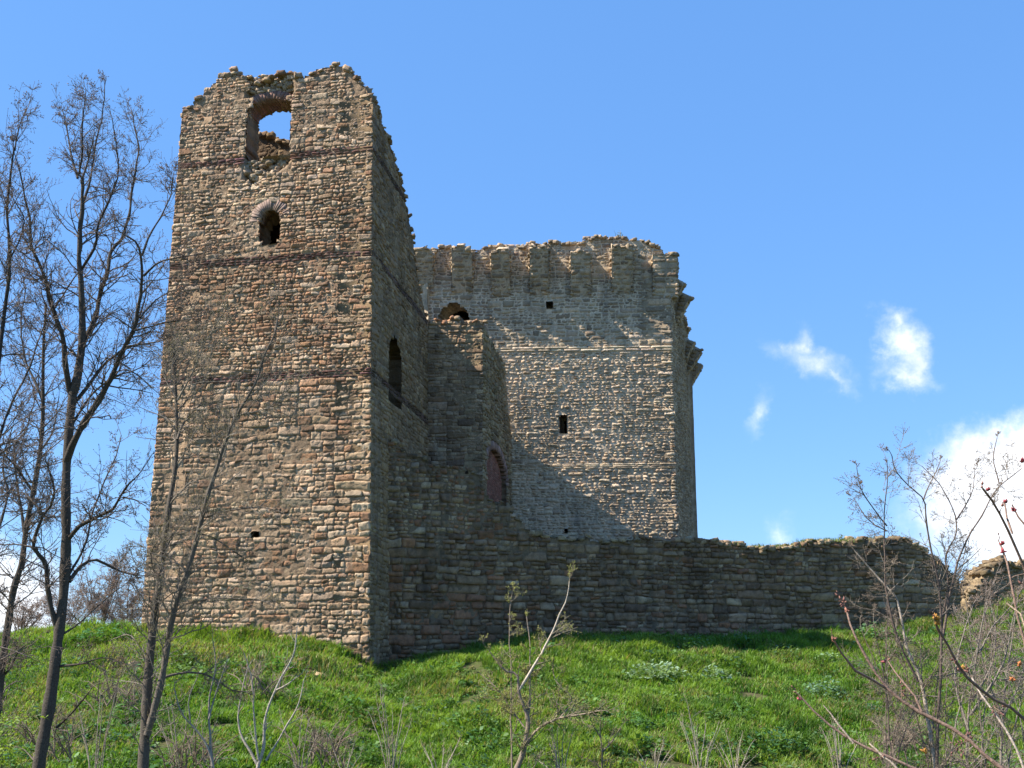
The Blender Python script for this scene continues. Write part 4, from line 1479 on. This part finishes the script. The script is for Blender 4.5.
T.build('bare_tree', 'largest bare tree left of the tower, thick dark trunk forking into many upright limbs', 'tree', G1)

# the stem with a slight lean just left of it
T = Plant(20.0, bark=(.07, .058, .046), twig=(.16, .13, .11), seed=12, dens=2.3, lmul=1.25, rmin=.0046)
T.limb([(-14, foot(-14, 20.0)), (-8, 775), (0, 680), (8, 625), (14, 588), (22, 562), (25, 537), (29, 513), (35, 483), (40, 452), (43, 410), (43, 380), (44, 334), (46, 305)], 11, 2.2, -.6, trunk=True, sprout=.6, L=(.4, 1.2))
T.limb([(25, 537), (20, 504), (15, 464), (14, 445), (23, 436), (30, 415), (35, 396)], 3.4, 1, .8, L=(.3, 1.1))
T.limb([(33, 492), (20, 470), (8, 455), (-6, 440)], 3, .9, -.8, L=(.3, 1.1))
T.limb([(40, 452), (52, 436), (57, 418), (60, 395)], 2.6, .8, .6, L=(.3, 1.0))
T.limb([(43, 400), (34, 380), (24, 350), (22, 320), (25, 287), (19, 268)], 3, .8, .8, L=(.3, 1.1))
T.limb([(28, 520), (36, 512), (45, 518)], 2, .8, .5, L=(.2, .7))
T.limb([(2, 676), (10, 668), (18, 650), (30, 640)], 2.5, .8, -.5, L=(.3, .7))
T.build('bare_tree', 'slim leaning bare tree just left of the largest one, its crown overlapping it', 'tree', G1)

# tree cut by the left edge
T = Plant(16.5, bark=(.055, .045, .036), twig=(.155, .125, .105), seed=13, dens=1.9, lmul=1.2, rmin=.0042)
T.limb([(-40, foot(-40, 16.5)), (-34, 700), (-22, 560), (-10, 440), (0, 348), (5, 308), (9, 275), (9, 240), (7, 209), (10, 180), (14, 148)], 13, 1.8, trunk=True, sprout=.7, L=(.35, 1.1))
T.limb([(14, 150), (19, 124), (25, 108)], 1.6, .7, .3, L=(.3, .7))
T.limb([(-20, 540), (-6, 450), (4, 415), (14, 392), (28, 360), (35, 338), (44, 315), (52, 296)], 4.6, 1, .9, L=(.35, 1.1))
T.limb([(-2, 360), (-12, 300), (-16, 240), (-10, 190)], 4, 1, .5, L=(.3, 1.0))
T.limb([(8, 262), (18, 240), (23, 214), (14, 200)], 2.2, .8, -.5, L=(.3, .9))
T.limb([(-26, 600), (-10, 560), (2, 520), (8, 500), (4, 466), (14, 430)], 4, 1, .8, L=(.35, 1.0))
T.limb([(9, 242), (24, 254), (40, 246), (52, 236)], 2, .8, -.5, L=(.3, .8))
T.build('bare_tree', 'bare tree at the left edge of the photo, only half its crown in view', 'tree', G1)

# twin-stemmed tree in front of the tower
T = Plant(22.5, bark=(.12, .10, .08), twig=(.21, .18, .145), seed=14, bud=(.20, .17, .07), dens=4.0, lmul=1.5, rmin=.005)
T.limb([(140, foot(140, 22.5)), (143, 768), (145, 731), (147, 694), (153, 628), (159, 586), (163, 553), (170, 500), (175, 471), (177, 441), (176, 401), (175, 375), (174, 340)], 12, 2.0, .4, trunk=True, sprout=.35, L=(.4, 1.1))
T.limb([(147, 735), (161, 682), (174, 611), (188, 570), (199, 529), (209, 491), (218, 465), (223, 448), (237, 415), (247, 398), (256, 382), (265, 354), (275, 333), (279, 312)], 8, 1.3, -.8, trunk=True, sprout=.35, L=(.3, 1.0))
T.limb([(177, 440), (182, 426), (193, 412), (203, 402)], 3, 1, .5, L=(.3, .9))
T.limb([(178, 400), (184, 389), (197, 363), (207, 340), (223, 316)], 2, .8, -.6, col=(.30, .26, .21), L=(.3, .8))
T.limb([(223, 447), (214, 434), (205, 424)], 1.6, .8, .4, L=(.3, .7))
T.limb([(237, 416), (252, 412), (265, 408), (278, 398), (290, 386)], 1.6, .7, -.5, col=(.28, .24, .19), L=(.3, .8))
T.limb([(203, 518), (220, 514), (236, 511), (273, 510), (298, 520)], 2.2, .7, -.8, L=(.2, .7), sprout=.5)
T.limb([(198, 534), (210, 536), (225, 545), (248, 560)], 2, .7, .6, L=(.2, .7), sprout=.5)
T.limb([(172, 614), (186, 605), (203, 601), (240, 600), (273, 604)], 2, .7, -.6, L=(.2, .7), sprout=.5)
T.limb([(163, 678), (178, 674), (194, 673), (206, 675), (219, 682), (232, 690), (246, 692)], 3, 1, .7, L=(.2, .7), sprout=.6)
T.limb([(164, 550), (172, 535), (186, 516), (196, 505)], 2.2, .8, .6, L=(.3, .8))
T.limb([(160, 584), (153, 572), (150, 552), (156, 540)], 2.2, .9, -.4, L=(.3, .8))
T.limb([(176, 398), (166, 380), (168, 350), (163, 330)], 2, .7, .4, L=(.3, .9))
T.build('bare_tree', 'twin-stemmed slender bare tree in front of the tower, one stem leaning right', 'tree', G1)

# pale leafless shrubs low in front
G2 = 'leafless shrubs and saplings on the bank'
WH = (.36, .32, .265)
T = Plant(23.5, bark=WH, twig=(.36, .32, .27), seed=15, bud=(.30, .12, .05), budsize=.012)
T.limb([(255, foot(255, 23.5)), (257, 770), (263, 750), (265, 719), (279, 682), (294, 653), (297, 628)], 4, 1.2, trunk=True, sprout=.4, L=(.2, .55), lvl=1)
T.limb([(276, 690), (288, 684), (302, 673)], 2, .8, -.3, sprout=.4, L=(.2, .4), lvl=1)
T.limb([(258, 765), (247, 745), (238, 726), (240, 700), (246, 670)], 3, 1, .4, sprout=.4, L=(.2, .5), lvl=1)
T.limb([(259, 760), (254, 720), (252, 680), (244, 652)], 2.4, .8, -.3, sprout=.4, L=(.2, .5), lvl=1)
T.limb([(266, 760), (284, 730), (300, 700), (304, 680)], 2.4, .8, .3, sprout=.4, L=(.2, .5), lvl=1)
T.build('bare_shrub', 'whitish leafless shrub with upright stems in front of the tower foot', 'shrub', G2)
T = Plant(22.5, bark=(.30, .265, .22), twig=(.27, .23, .19), seed=16, bud=(.32, .13, .05), budsize=.012)
T.limb([(216, foot(216, 22.5)), (214, 770), (206, 744), (196, 730), (182, 714), (174, 688)], 3.6, 1.1, trunk=True, sprout=.4, L=(.2, .5), lvl=1)
T.limb([(212, 768), (209, 735), (209, 698), (215, 665), (212, 640)], 3.2, 1, .3, sprout=.5, L=(.2, .5), lvl=1)
T.limb([(209, 720), (218, 690), (228, 662)], 2, .8, .3, sprout=.4, L=(.2, .4), lvl=1)
T.limb([(190, 724), (188, 700), (196, 680)], 1.8, .8, -.3, sprout=.4, L=(.2, .4), lvl=1)
T.build('bare_shrub', 'greyer leafless shrub beside the whitish one, one stem bent out to the left', 'shrub', G2)

# thin sapling in the middle
T = Plant(25.0, bark=(.24, .19, .14), twig=(.20, .17, .12), seed=17, bud=(.22, .22, .06), budsize=.016, dens=1.6, lmul=1.2, rmin=.005)
T.limb([(514, foot(514, 25.0)), (517, 768), (522, 756), (526, 738), (528, 720), (519, 694), (515, 673), (508, 672), (493, 656)], 7.5, 1.5, trunk=True, sprout=.5, L=(.3, .8))
T.limb([(519, 690), (528, 675), (537, 660), (549, 637), (560, 614), (568, 593), (570, 580)], 3.2, 1, -.4, col=(.42, .36, .29), sprout=.6, L=(.2, .7))
T.limb([(512, 772), (511, 720), (511, 673), (509, 622), (511, 597)], 2, .7, .5, sprout=.7, L=(.2, .6))
T.limb([(528, 722), (531, 700), (531, 681), (530, 634), (527, 613)], 2, .7, .3, sprout=.7, L=(.2, .6))
T.limb([(527, 742), (541, 726), (562, 718), (582, 714), (600, 710)], 3.4, 1, -.5, sprout=1.3, L=(.3, .9), up=.1)
T.limb([(560, 718), (572, 700), (556, 680), (553, 668)], 1.6, .6, .4, sprout=.8, L=(.2, .6))
T.limb([(526, 730), (514, 712), (500, 690), (482, 672)], 1.8, .7, .5, sprout=.8, L=(.2, .6))
T.build('bare_sapling', 'thin sapling in the middle of the bank with one pale long shoot reaching up right', 'sapling', G2)
T = Plant(25.5, bark=(.20, .16, .12), twig=(.18, .15, .11), seed=18, bud=(.2, .17, .06))
T.limb([(603, foot(603, 25.5)), (602, 768), (602, 750), (600, 732), (601, 716)], 2.6, 1, trunk=True, sprout=1.0, L=(.3, .7))
T.limb([(602, 752), (612, 742), (620, 728)], 1.6, .7, .3, sprout=1.0, L=(.3, .6))
T.limb([(601, 738), (592, 724), (586, 706)], 1.4, .6, -.3, sprout=1.0, L=(.3, .6))
T.build('bare_sapling', 'small twiggy sapling just right of the thin one', 'sapling', G2)
for i_, (x_, Y_, ys, lab) in enumerate(((392, 25.0, (776, 745, 720, 700), 'thin dry stems at the bottom of the picture below the shaded tower corner'),
                                        (700, 25.0, (776, 750, 728, 706), 'thin dry stems at the bottom of the bank, left of the dark weed thicket'),
                                        (345, 24.0, (778, 762, 748), 'low dry twigs at the bottom edge below the tower front'),
                                        (440, 24.5, (778, 765, 752), 'low dry twigs at the bottom edge left of the thin sapling'),
                                        (480, 42.5, (662, 640, 606), 'single dry shoots standing against the foot of the shaded wall'),
                                        (735, 25.5, (778, 752, 735), 'dry stems beside the dark weed thicket on its left'),
                                        (300, 24.0, (778, 750, 722), 'dry stems just right of the whitish leafless shrub at the bottom edge'),
                                        (180, 24.5, (778, 740, 705), 'thin brown stems between the twin-stemmed tree and the greyer shrub'),
                                        (95, 23.0, (778, 745, 700), 'thin brown stems between the largest tree and the twin-stemmed tree'),
                                        (560, 25.0, (778, 756, 738), 'dry stems at the bottom edge between the two saplings'),
                                        (655, 25.5, (778, 758, 745), 'low dry stems at the bottom edge right of the small twiggy sapling'),
                                        (840, 24.0, (778, 750, 722), 'dry stems behind the long reddish branches near the bottom edge'))):
    T = Plant(Y_, bark=(.30, .26, .2), twig=(.27, .23, .18), seed=30 + i_, bud=(.25, .2, .1), budsize=.01)
    T.limb([(x_, foot(x_, Y_))] + [(x_ + 4 * k_ * (-1) ** i_, y_) for k_, y_ in enumerate(ys)], 1.8, .7, trunk=True, sprout=1.0, L=(.2, .5), lvl=1)
    for k_ in range(7):
        xo = x_ + T.r.uniform(-22, 22); yo = ys[-1] + T.r.uniform(-8, 25)
        T.limb([(x_ + T.r.uniform(-6, 6), foot(x_, Y_)), ((x_ + xo) / 2, (ys[0] + yo) / 2), (xo, yo)], 1.5, .6, .3, sprout=.7, L=(.2, .45), lvl=1)
    T.build('dry_stems', lab, 'stems', 'dry stems on the bank')

# dead brush on the bank, left and along the bottom
for i_, (x_, y_, Y_, nn, lab) in enumerate(((120, 700, 31.0, 34, 'tangle of dead brown twigs on the bank between the large tree and the tower foot'),
                                            (48, 742, 25.5, 26, 'tangle of dead brown twigs at the base of the largest tree trunk'),
                                            (322, 752, 25.0, 24, 'low tangle of dead twigs right of the whitish shrub at the bottom edge'),
                                            (190, 756, 25.0, 24, 'low tangle of dead twigs at the foot of the twin-stemmed tree'),
                                            (268, 690, 32.0, 18, 'thin dead twigs in the turf below the tower front'),
                                            (905, 745, 22.0, 26, 'tangle of dead twigs under the tall bare bush at the lower right'))):
    T = Plant(Y_, bark=(.20, .155, .115), twig=(.24, .185, .14), seed=41 + 100 * i_)
    for k_ in range(nn):
        xa = x_ + T.r.uniform(-24, 24); ya = y_ + T.r.uniform(-10, 14)
        an = T.r.uniform(-2.7, -.4)
        L_ = T.r.uniform(16, 40)
        T.limb([(xa, ya + 6), (xa + math.cos(an) * L_ * .5, ya + math.sin(an) * L_ * .5), (xa + math.cos(an) * L_, ya + math.sin(an) * L_ * .8)], 1.6, .6, T.r.uniform(-.6, .6), Y_ - .5 + T.r.uniform(-.5, .5), sprout=1.5, L=(.2, .5), lvl=1, up=-.1, buds=False)
    T.base = on_ground(x_, min(y_ + 4, 764))
    T.build('dead_brush', lab, 'brush', G2)

# far bushes beyond the crest, left
for i_, (x_, Y_, h_, lab) in enumerate(((98, 58, 78, 'far hazy bare bush beyond the crest, close to the tower edge'), (62, 62, 52, 'far bare bush beyond the crest, behind the largest tree trunk'),
                                        (20, 60, 40, 'low far bare bush on the crest at the left edge'), (126, 60, 62, 'far bare bush touching the left edge of the tower'))):
    T = Plant(Y_, bark=(.20, .165, .14), twig=(.26, .215, .19), seed=50 + i_, dens=1.4, rmin=.008, budsize=.03, bud=(.24, .17, .13))
    y0_ = foot(x_, Y_)
    for k_ in range(9):
        an = T.r.normal(0, .38)
        T.limb([(x_, y0_), (x_ + math.sin(an) * h_ * .45, 642 - h_ * .45 * math.cos(an)), (x_ + math.sin(an) * h_, 642 - h_ * math.cos(an) * T.r.uniform(.7, 1))], 1.6, .5, T.r.uniform(-1, 1), sprout=.55, L=(.7, 1.6), lvl=2, up=.3)
    T.build('bare_bush', lab, 'bush', 'bare bushes beyond the crest')

# ---- right: bare bush with light and reddish stems
G3 = 'bare bushes right of the wall'
T = Plant(19.0, bark=(.12, .09, .075), twig=(.20, .165, .13), seed=61, bud=(.17, .125, .09), budsize=.009, dens=1.7, lmul=1.4, rmin=.004)
T.limb([(939, foot(939, 19.)), (937, 770), (938, 723), (941, 668), (941, 614), (939, 586), (930, 544), (926, 519), (924, 500), (909, 486), (894, 467), (892, 456)], 5, 1, -.4, trunk=True, sprout=.55, L=(.25, .75))
T.limb([(936, 772), (927, 723), (919, 679), (906, 649), (900, 614), (896, 597), (879, 579), (854, 552)], 4.6, 1.3, .4, col=(.36, .30, .24), sprout=.6, L=(.2, .6))
T.limb([(919, 682), (908, 660), (900, 639), (892, 612), (889, 595), (887, 567), (887, 530), (888, 509), (893, 482), (892, 460)], 2.8, .8, -.3, sprout=.7, L=(.2, .6))
T.limb([(887, 531), (869, 521), (857, 505), (853, 498)], 1.6, .7, .2, sprout=.9, L=(.15, .5))
T.limb([(887, 526), (871, 505), (861, 490), (856, 467)], 1.8, .7, -.3, sprout=.9, L=(.15, .5))
T.limb([(940, 640), (946, 608), (950, 582), (948, 559), (958, 532), (957, 519), (952, 505), (938, 482), (922, 467)], 2.8, .8, .5, sprout=.8, L=(.2, .6))
T.limb([(957, 520), (966, 505), (973, 492), (976, 470)], 1.6, .7, .3, sprout=.9, L=(.15, .5))
T.limb([(942, 640), (952, 585), (965, 544), (982, 517), (1000, 486), (1012, 476), (1022, 468)], 3, .9, -.5, sprout=.8, L=(.2, .6))
T.limb([(1000, 484), (994, 457), (998, 438)], 1.5, .7, .2, sprout=.9, L=(.15, .5))
T.limb([(924, 500), (930, 484), (938, 470), (942, 460)], 1.6, .7, .3, sprout=.8, L=(.15, .5))
for k_ in range(9):
    xb, xt_ = T.r.uniform(885, 960), T.r.uniform(850, 965)
    yt_ = T.r.uniform(590, 680)
    T.limb([(xb, foot(xb, 19.)), (xb + (xt_ - xb) * .35 + T.r.uniform(-6, 6), 725), (xt_, yt_)], 2.2, .8, T.r.uniform(-.8, .8), sprout=.6, L=(.25, .6))
T.build('bare_bush', 'tall bare bush with grey stems reaching above the broken end of the wall', 'bush', G3)
T = Plant(21.0, bark=(.20, .17, .14), twig=(.23, .19, .165), seed=62, bud=(.20, .14, .10), budsize=.011, dens=1.15, lmul=1.15, rmin=.0045)
T.limb([(966, foot(966, 21.)), (967, 770), (968, 720), (976, 660), (985, 610), (992, 585)], 4, 1, trunk=True, sprout=1.2, L=(.4, .9))
T.limb([(968, 730), (955, 680), (960, 640), (972, 600)], 3, .9, .5, sprout=1.2, L=(.3, .8))
T.limb([(970, 715), (986, 690), (1002, 660), (1010, 625), (1016, 600)], 3, .9, -.5, sprout=1.3, L=(.3, .9))
T.limb([(972, 700), (990, 668), (996, 630), (990, 600)], 2.4, .8, .5, sprout=1.3, L=(.3, .8))
T.limb([(978, 652), (990, 630), (1006, 612), (1020, 590)], 2, .8, .5, sprout=1.2, L=(.3, .8))
for k_ in range(5):
    xb, xt_ = T.r.uniform(945, 1030), T.r.uniform(935, 1045)
    yt_ = T.r.uniform(585, 660)
    T.limb([(xb, foot(xb, 21.)), (xb + (xt_ - xb) * .35 + T.r.uniform(-6, 6), 720), (xt_, yt_)], 2.4, .8, T.r.uniform(-.8, .8), sprout=.6, L=(.3, .8))
T.build('bare_bush', 'dense twiggy grey bush under the pale lump of wall at the right edge', 'bush', G3)
T = Plant(27.0, bark=(.20, .17, .14), twig=(.24, .20, .17), seed=63, bud=(.2, .15, .1), budsize=.013, dens=1.3, lmul=1.2, rmin=.0055)
T.limb([(1000, foot(1000, 27.)), (1001, 765), (1004, 700), (1012, 640), (1018, 596)], 3.4, .9, trunk=True, sprout=1.4, L=(.4, 1.0))
T.limb([(1002, 720), (1022, 680), (1030, 630)], 2.4, .8, .6, sprout=1.4, L=(.4, 1.0))
T.limb([(1002, 715), (988, 680), (976, 640), (966, 618)], 2.2, .8, -.5, sprout=1.4, L=(.4, 1.0))
T.build('bare_bush', 'farther bare bush at the right edge, seen through the nearer twigs', 'bush', G3)

# close reddish budded branches
T = Plant(9.0, bark=(.20, .13, .098), twig=(.21, .14, .105), seed=71, bud=(.19, .09, .07), budsize=.016)


def bud_cluster(T, p, n=9, s=.014, col=None):
    keep_, keep_m = T.bud, T.bd
    T.bd = MB()
    T.clusters = getattr(T, 'clusters', []) + [T.bd]
    if col: T.bud = col
    for _ in range(n):
        d_ = T.r.normal(0, 1, 3) + np.array([0, 0, 1.2])
        d_ /= np.linalg.norm(d_)
        T.add_bud(p + d_ * s * T.r.uniform(.2, 1.2), d_, s * T.r.uniform(.7, 1.2))
    T.bud, T.bd = keep_, keep_m


RED, ORG = (.22, .04, .045), (.34, .17, .04)
T.limb([(1060, foot(1060, 9.0)), (1052, 1000), (1035, 830), (1012, 776), (990, 760), (968, 739), (946, 725), (919, 712), (889, 690), (865, 655), (849, 621), (847, 612)], 8, 2.2, .8, trunk=True, sprout=.25, L=(.1, .3), lvl=1, start=.35)
T.limb([(889, 690), (865, 677), (849, 666), (835, 644), (833, 640)], 3, 1.8, -.3, 9.6, sprout=.2, L=(.08, .2), lvl=0)
T.limb([(922, 713), (908, 690), (893, 675), (885, 662)], 2.6, 1.4, .3, 9.5, sprout=.2, L=(.08, .2), lvl=0)
T.limb([(1046, 900), (1040, 760), (1024, 714), (995, 698), (968, 674), (952, 649), (938, 625), (936, 618)], 4.6, 2.2, -.5, sprout=.2, L=(.08, .25), lvl=0, start=.4)
T.limb([(1044, 860), (1030, 790), (1009, 739), (990, 712), (973, 687), (966, 674)], 4, 1.6, .4, col=(.38, .31, .25), sprout=.25, L=(.1, .3), lvl=1, start=.3)
T.limb([(1038, 860), (975, 800), (908, 768), (880, 756), (854, 744), (827, 725), (800, 700)], 5, 1.8, .3, sprout=.2, L=(.1, .25), lvl=0, start=.3)
T.limb([(898, 768), (880, 752), (870, 742)], 3, 1.5, .1, 9.1, col=(.48, .38, .28), sprout=0)
T.limb([(853, 744), (838, 726), (824, 706)], 2.6, 1.2, .1, 9.2, col=(.42, .33, .25), sprout=0)
T.limb([(1056, 800), (1050, 640), (1024, 559), (1013, 534), (1002, 512), (994, 498), (988, 491)], 4.4, 2.2, -.4, sprout=.2, L=(.08, .2), lvl=0, start=.4)
T.limb([(1013, 534), (1009, 520), (1005, 503)], 2.6, 1.6, .1, 8.7, sprout=0)
T.limb([(1050, 780), (1030, 660), (1016, 600), (1007, 557), (1003, 544)], 3.8, 2.0, .3, sprout=.2, L=(.08, .2), lvl=0, start=.4)
T.limb([(1045, 560), (1030, 530), (1014, 510), (1012, 504)], 3, 1.6, .1, 8.7, sprout=0)
T.limb([(1050, 650), (1026, 630), (1020, 612), (1006, 600)], 3.4, 2, .1, 8.8, col=(.5, .36, .25), sprout=0)
for (x_, y_, yd, c_, nn) in ((988, 491, 8.6, RED, 10), (1005, 503, 8.8, RED, 6), (1003, 544, 9.3, RED, 12), (1014, 511, 8.7, RED, 12), (1003, 552, 9.25, RED, 10), (936, 618, 8.5, ORG, 22), (938, 624, 8.52, ORG, 14),
                             (963, 669, 8.75, ORG, 14), (847, 612, 9.8, (.30, .13, .09), 8), (833, 640, 9.3, (.30, .13, .09), 7), (885, 662, 9.8, (.26, .08, .08), 7), (800, 700, 9.3, (.3, .06, .09), 5),
                             (925, 752, 9.2, ORG, 16), (1020, 665, 8.8, (.4, .14, .05), 14), (1012, 680, 8.9, (.4, .14, .05), 10), (1022, 462, 8.7, RED, 8)):
    bud_cluster(T, at(x_, y_, yd), nn, .0145, c_)
T.build('budding_shrub', 'close shrub of long reddish branches with fat red and orange buds at the lower right', 'shrub', G3)

# leafy shrub corner, lower left, and wall-top plants
p = at(3, 760, 15.0)
mb = MB()
for _ in range(26):
    q_ = np.asarray(p) + np.array([rng.normal(0, .16), rng.normal(0, .16), rng.uniform(-.25, .5)])
    leaf_clump(mb, q_, .12, .14, 16, .055, (.19, .27, .03))
pl = thing('leafy_shrub', 'yellow-green leafy shrub cut by the lower left corner', 'shrub', (p[0], p[1], gz(3, 15.0)))
mb.build('foliage', M_LEAF, pl, np.array(pl.location))
mb = MB()
for _ in range(7):
    tube(mb, smooth_line([np.array(pl.location) - [0, 0, .05], np.asarray(p) + rng.normal(0, .1, 3) - [0, 0, .5], np.asarray(p) + rng.normal(0, .14, 3)], 8), np.linspace(.02, .006, 8), 5, (.12, .1, .07))
mb.build('stem', M_BARK, pl, np.array(pl.location), True)

for (fc, x_, y_, off, h_, col_, nm, lab) in ((cf, 850, 538, -.5, .34, (.14, .17, .08), 'wall_plant', 'tiny green sprig standing on top of the curtain wall near its broken end'),
                                             (kf, 620, 240, -.3, .42, (.12, .15, .09), 'wall_plant', 'small grey-green tuft growing on the rim of the keep'),
                                             (kf, 537.5, 256, .38, .22, (.09, .20, .035), 'wall_plant', 'bright green tuft sprouting from the rim bracket of the keep'),
                                             (kf, 500, 258, .38, .16, (.14, .18, .05), 'wall_plant', 'small yellowish tuft on a bracket of the keep, left of the bright green one'),
                                             (kf, 575, 243, -.3, .22, (.13, .16, .06), 'wall_plant', 'low dry tuft on the rim of the keep near its middle'),
                                             (kf, 470, 250, -.3, .2, (.12, .16, .05), 'wall_plant', 'low tuft on the rim of the keep above the annex'),
                                             (front, 232, 76, -.5, .22, (.13, .15, .06), 'wall_plant', 'dry tuft on the broken top of the tower, left of the upper window'),
                                             (front, 330, 68, -.5, .18, (.12, .15, .06), 'wall_plant', 'dry tuft on the highest point of the tower top')):
    if x_ == 697:
        s_, z_ = kside.sz(697, 470)
        p = kside.P(np.array(s_), np.array(z_), np.array(.08))
    else:
        s_, z_ = fc.sz(x_, y_)
        zt_ = float((c_top if fc is cf else front_top if fc is front else k_top)(s_)) if off < 0 else z_
        p = fc.P(np.array(s_), np.array(zt_), np.array(off))
    mb = MB()
    leaf_clump(mb, p, h_ * .35, h_, 46, h_ * .3, col_)
    blade_tuft(mb, p, 16, h_ * 1.1, col_, h_ * .2, .5)
    tag(mb.build(nm, M_LEAF, origin=p), lab, 'plant', 'plants growing on the masonry')
# dark saplings at the wall foot
for (x_, y_, h_, lab) in ((590, 645, .9, 'dark green leafy shoots in the shade at the foot of the curtain wall'),):
    s_, z_ = cf.sz(x_, y_)
    p = cf.P(np.array(s_), np.array(z_), np.array(.35))
    mb = MB()
    for _ in range(26):
        leaf_clump(mb, p + np.array([rng.normal(0, 1.1), rng.normal(0, .1), rng.uniform(0, .35)]), .18, .35, 16, .09, (.08, .13, .03))
    tag(mb.build('wall_foot_weeds', M_LEAF, origin=p), lab, 'weed')
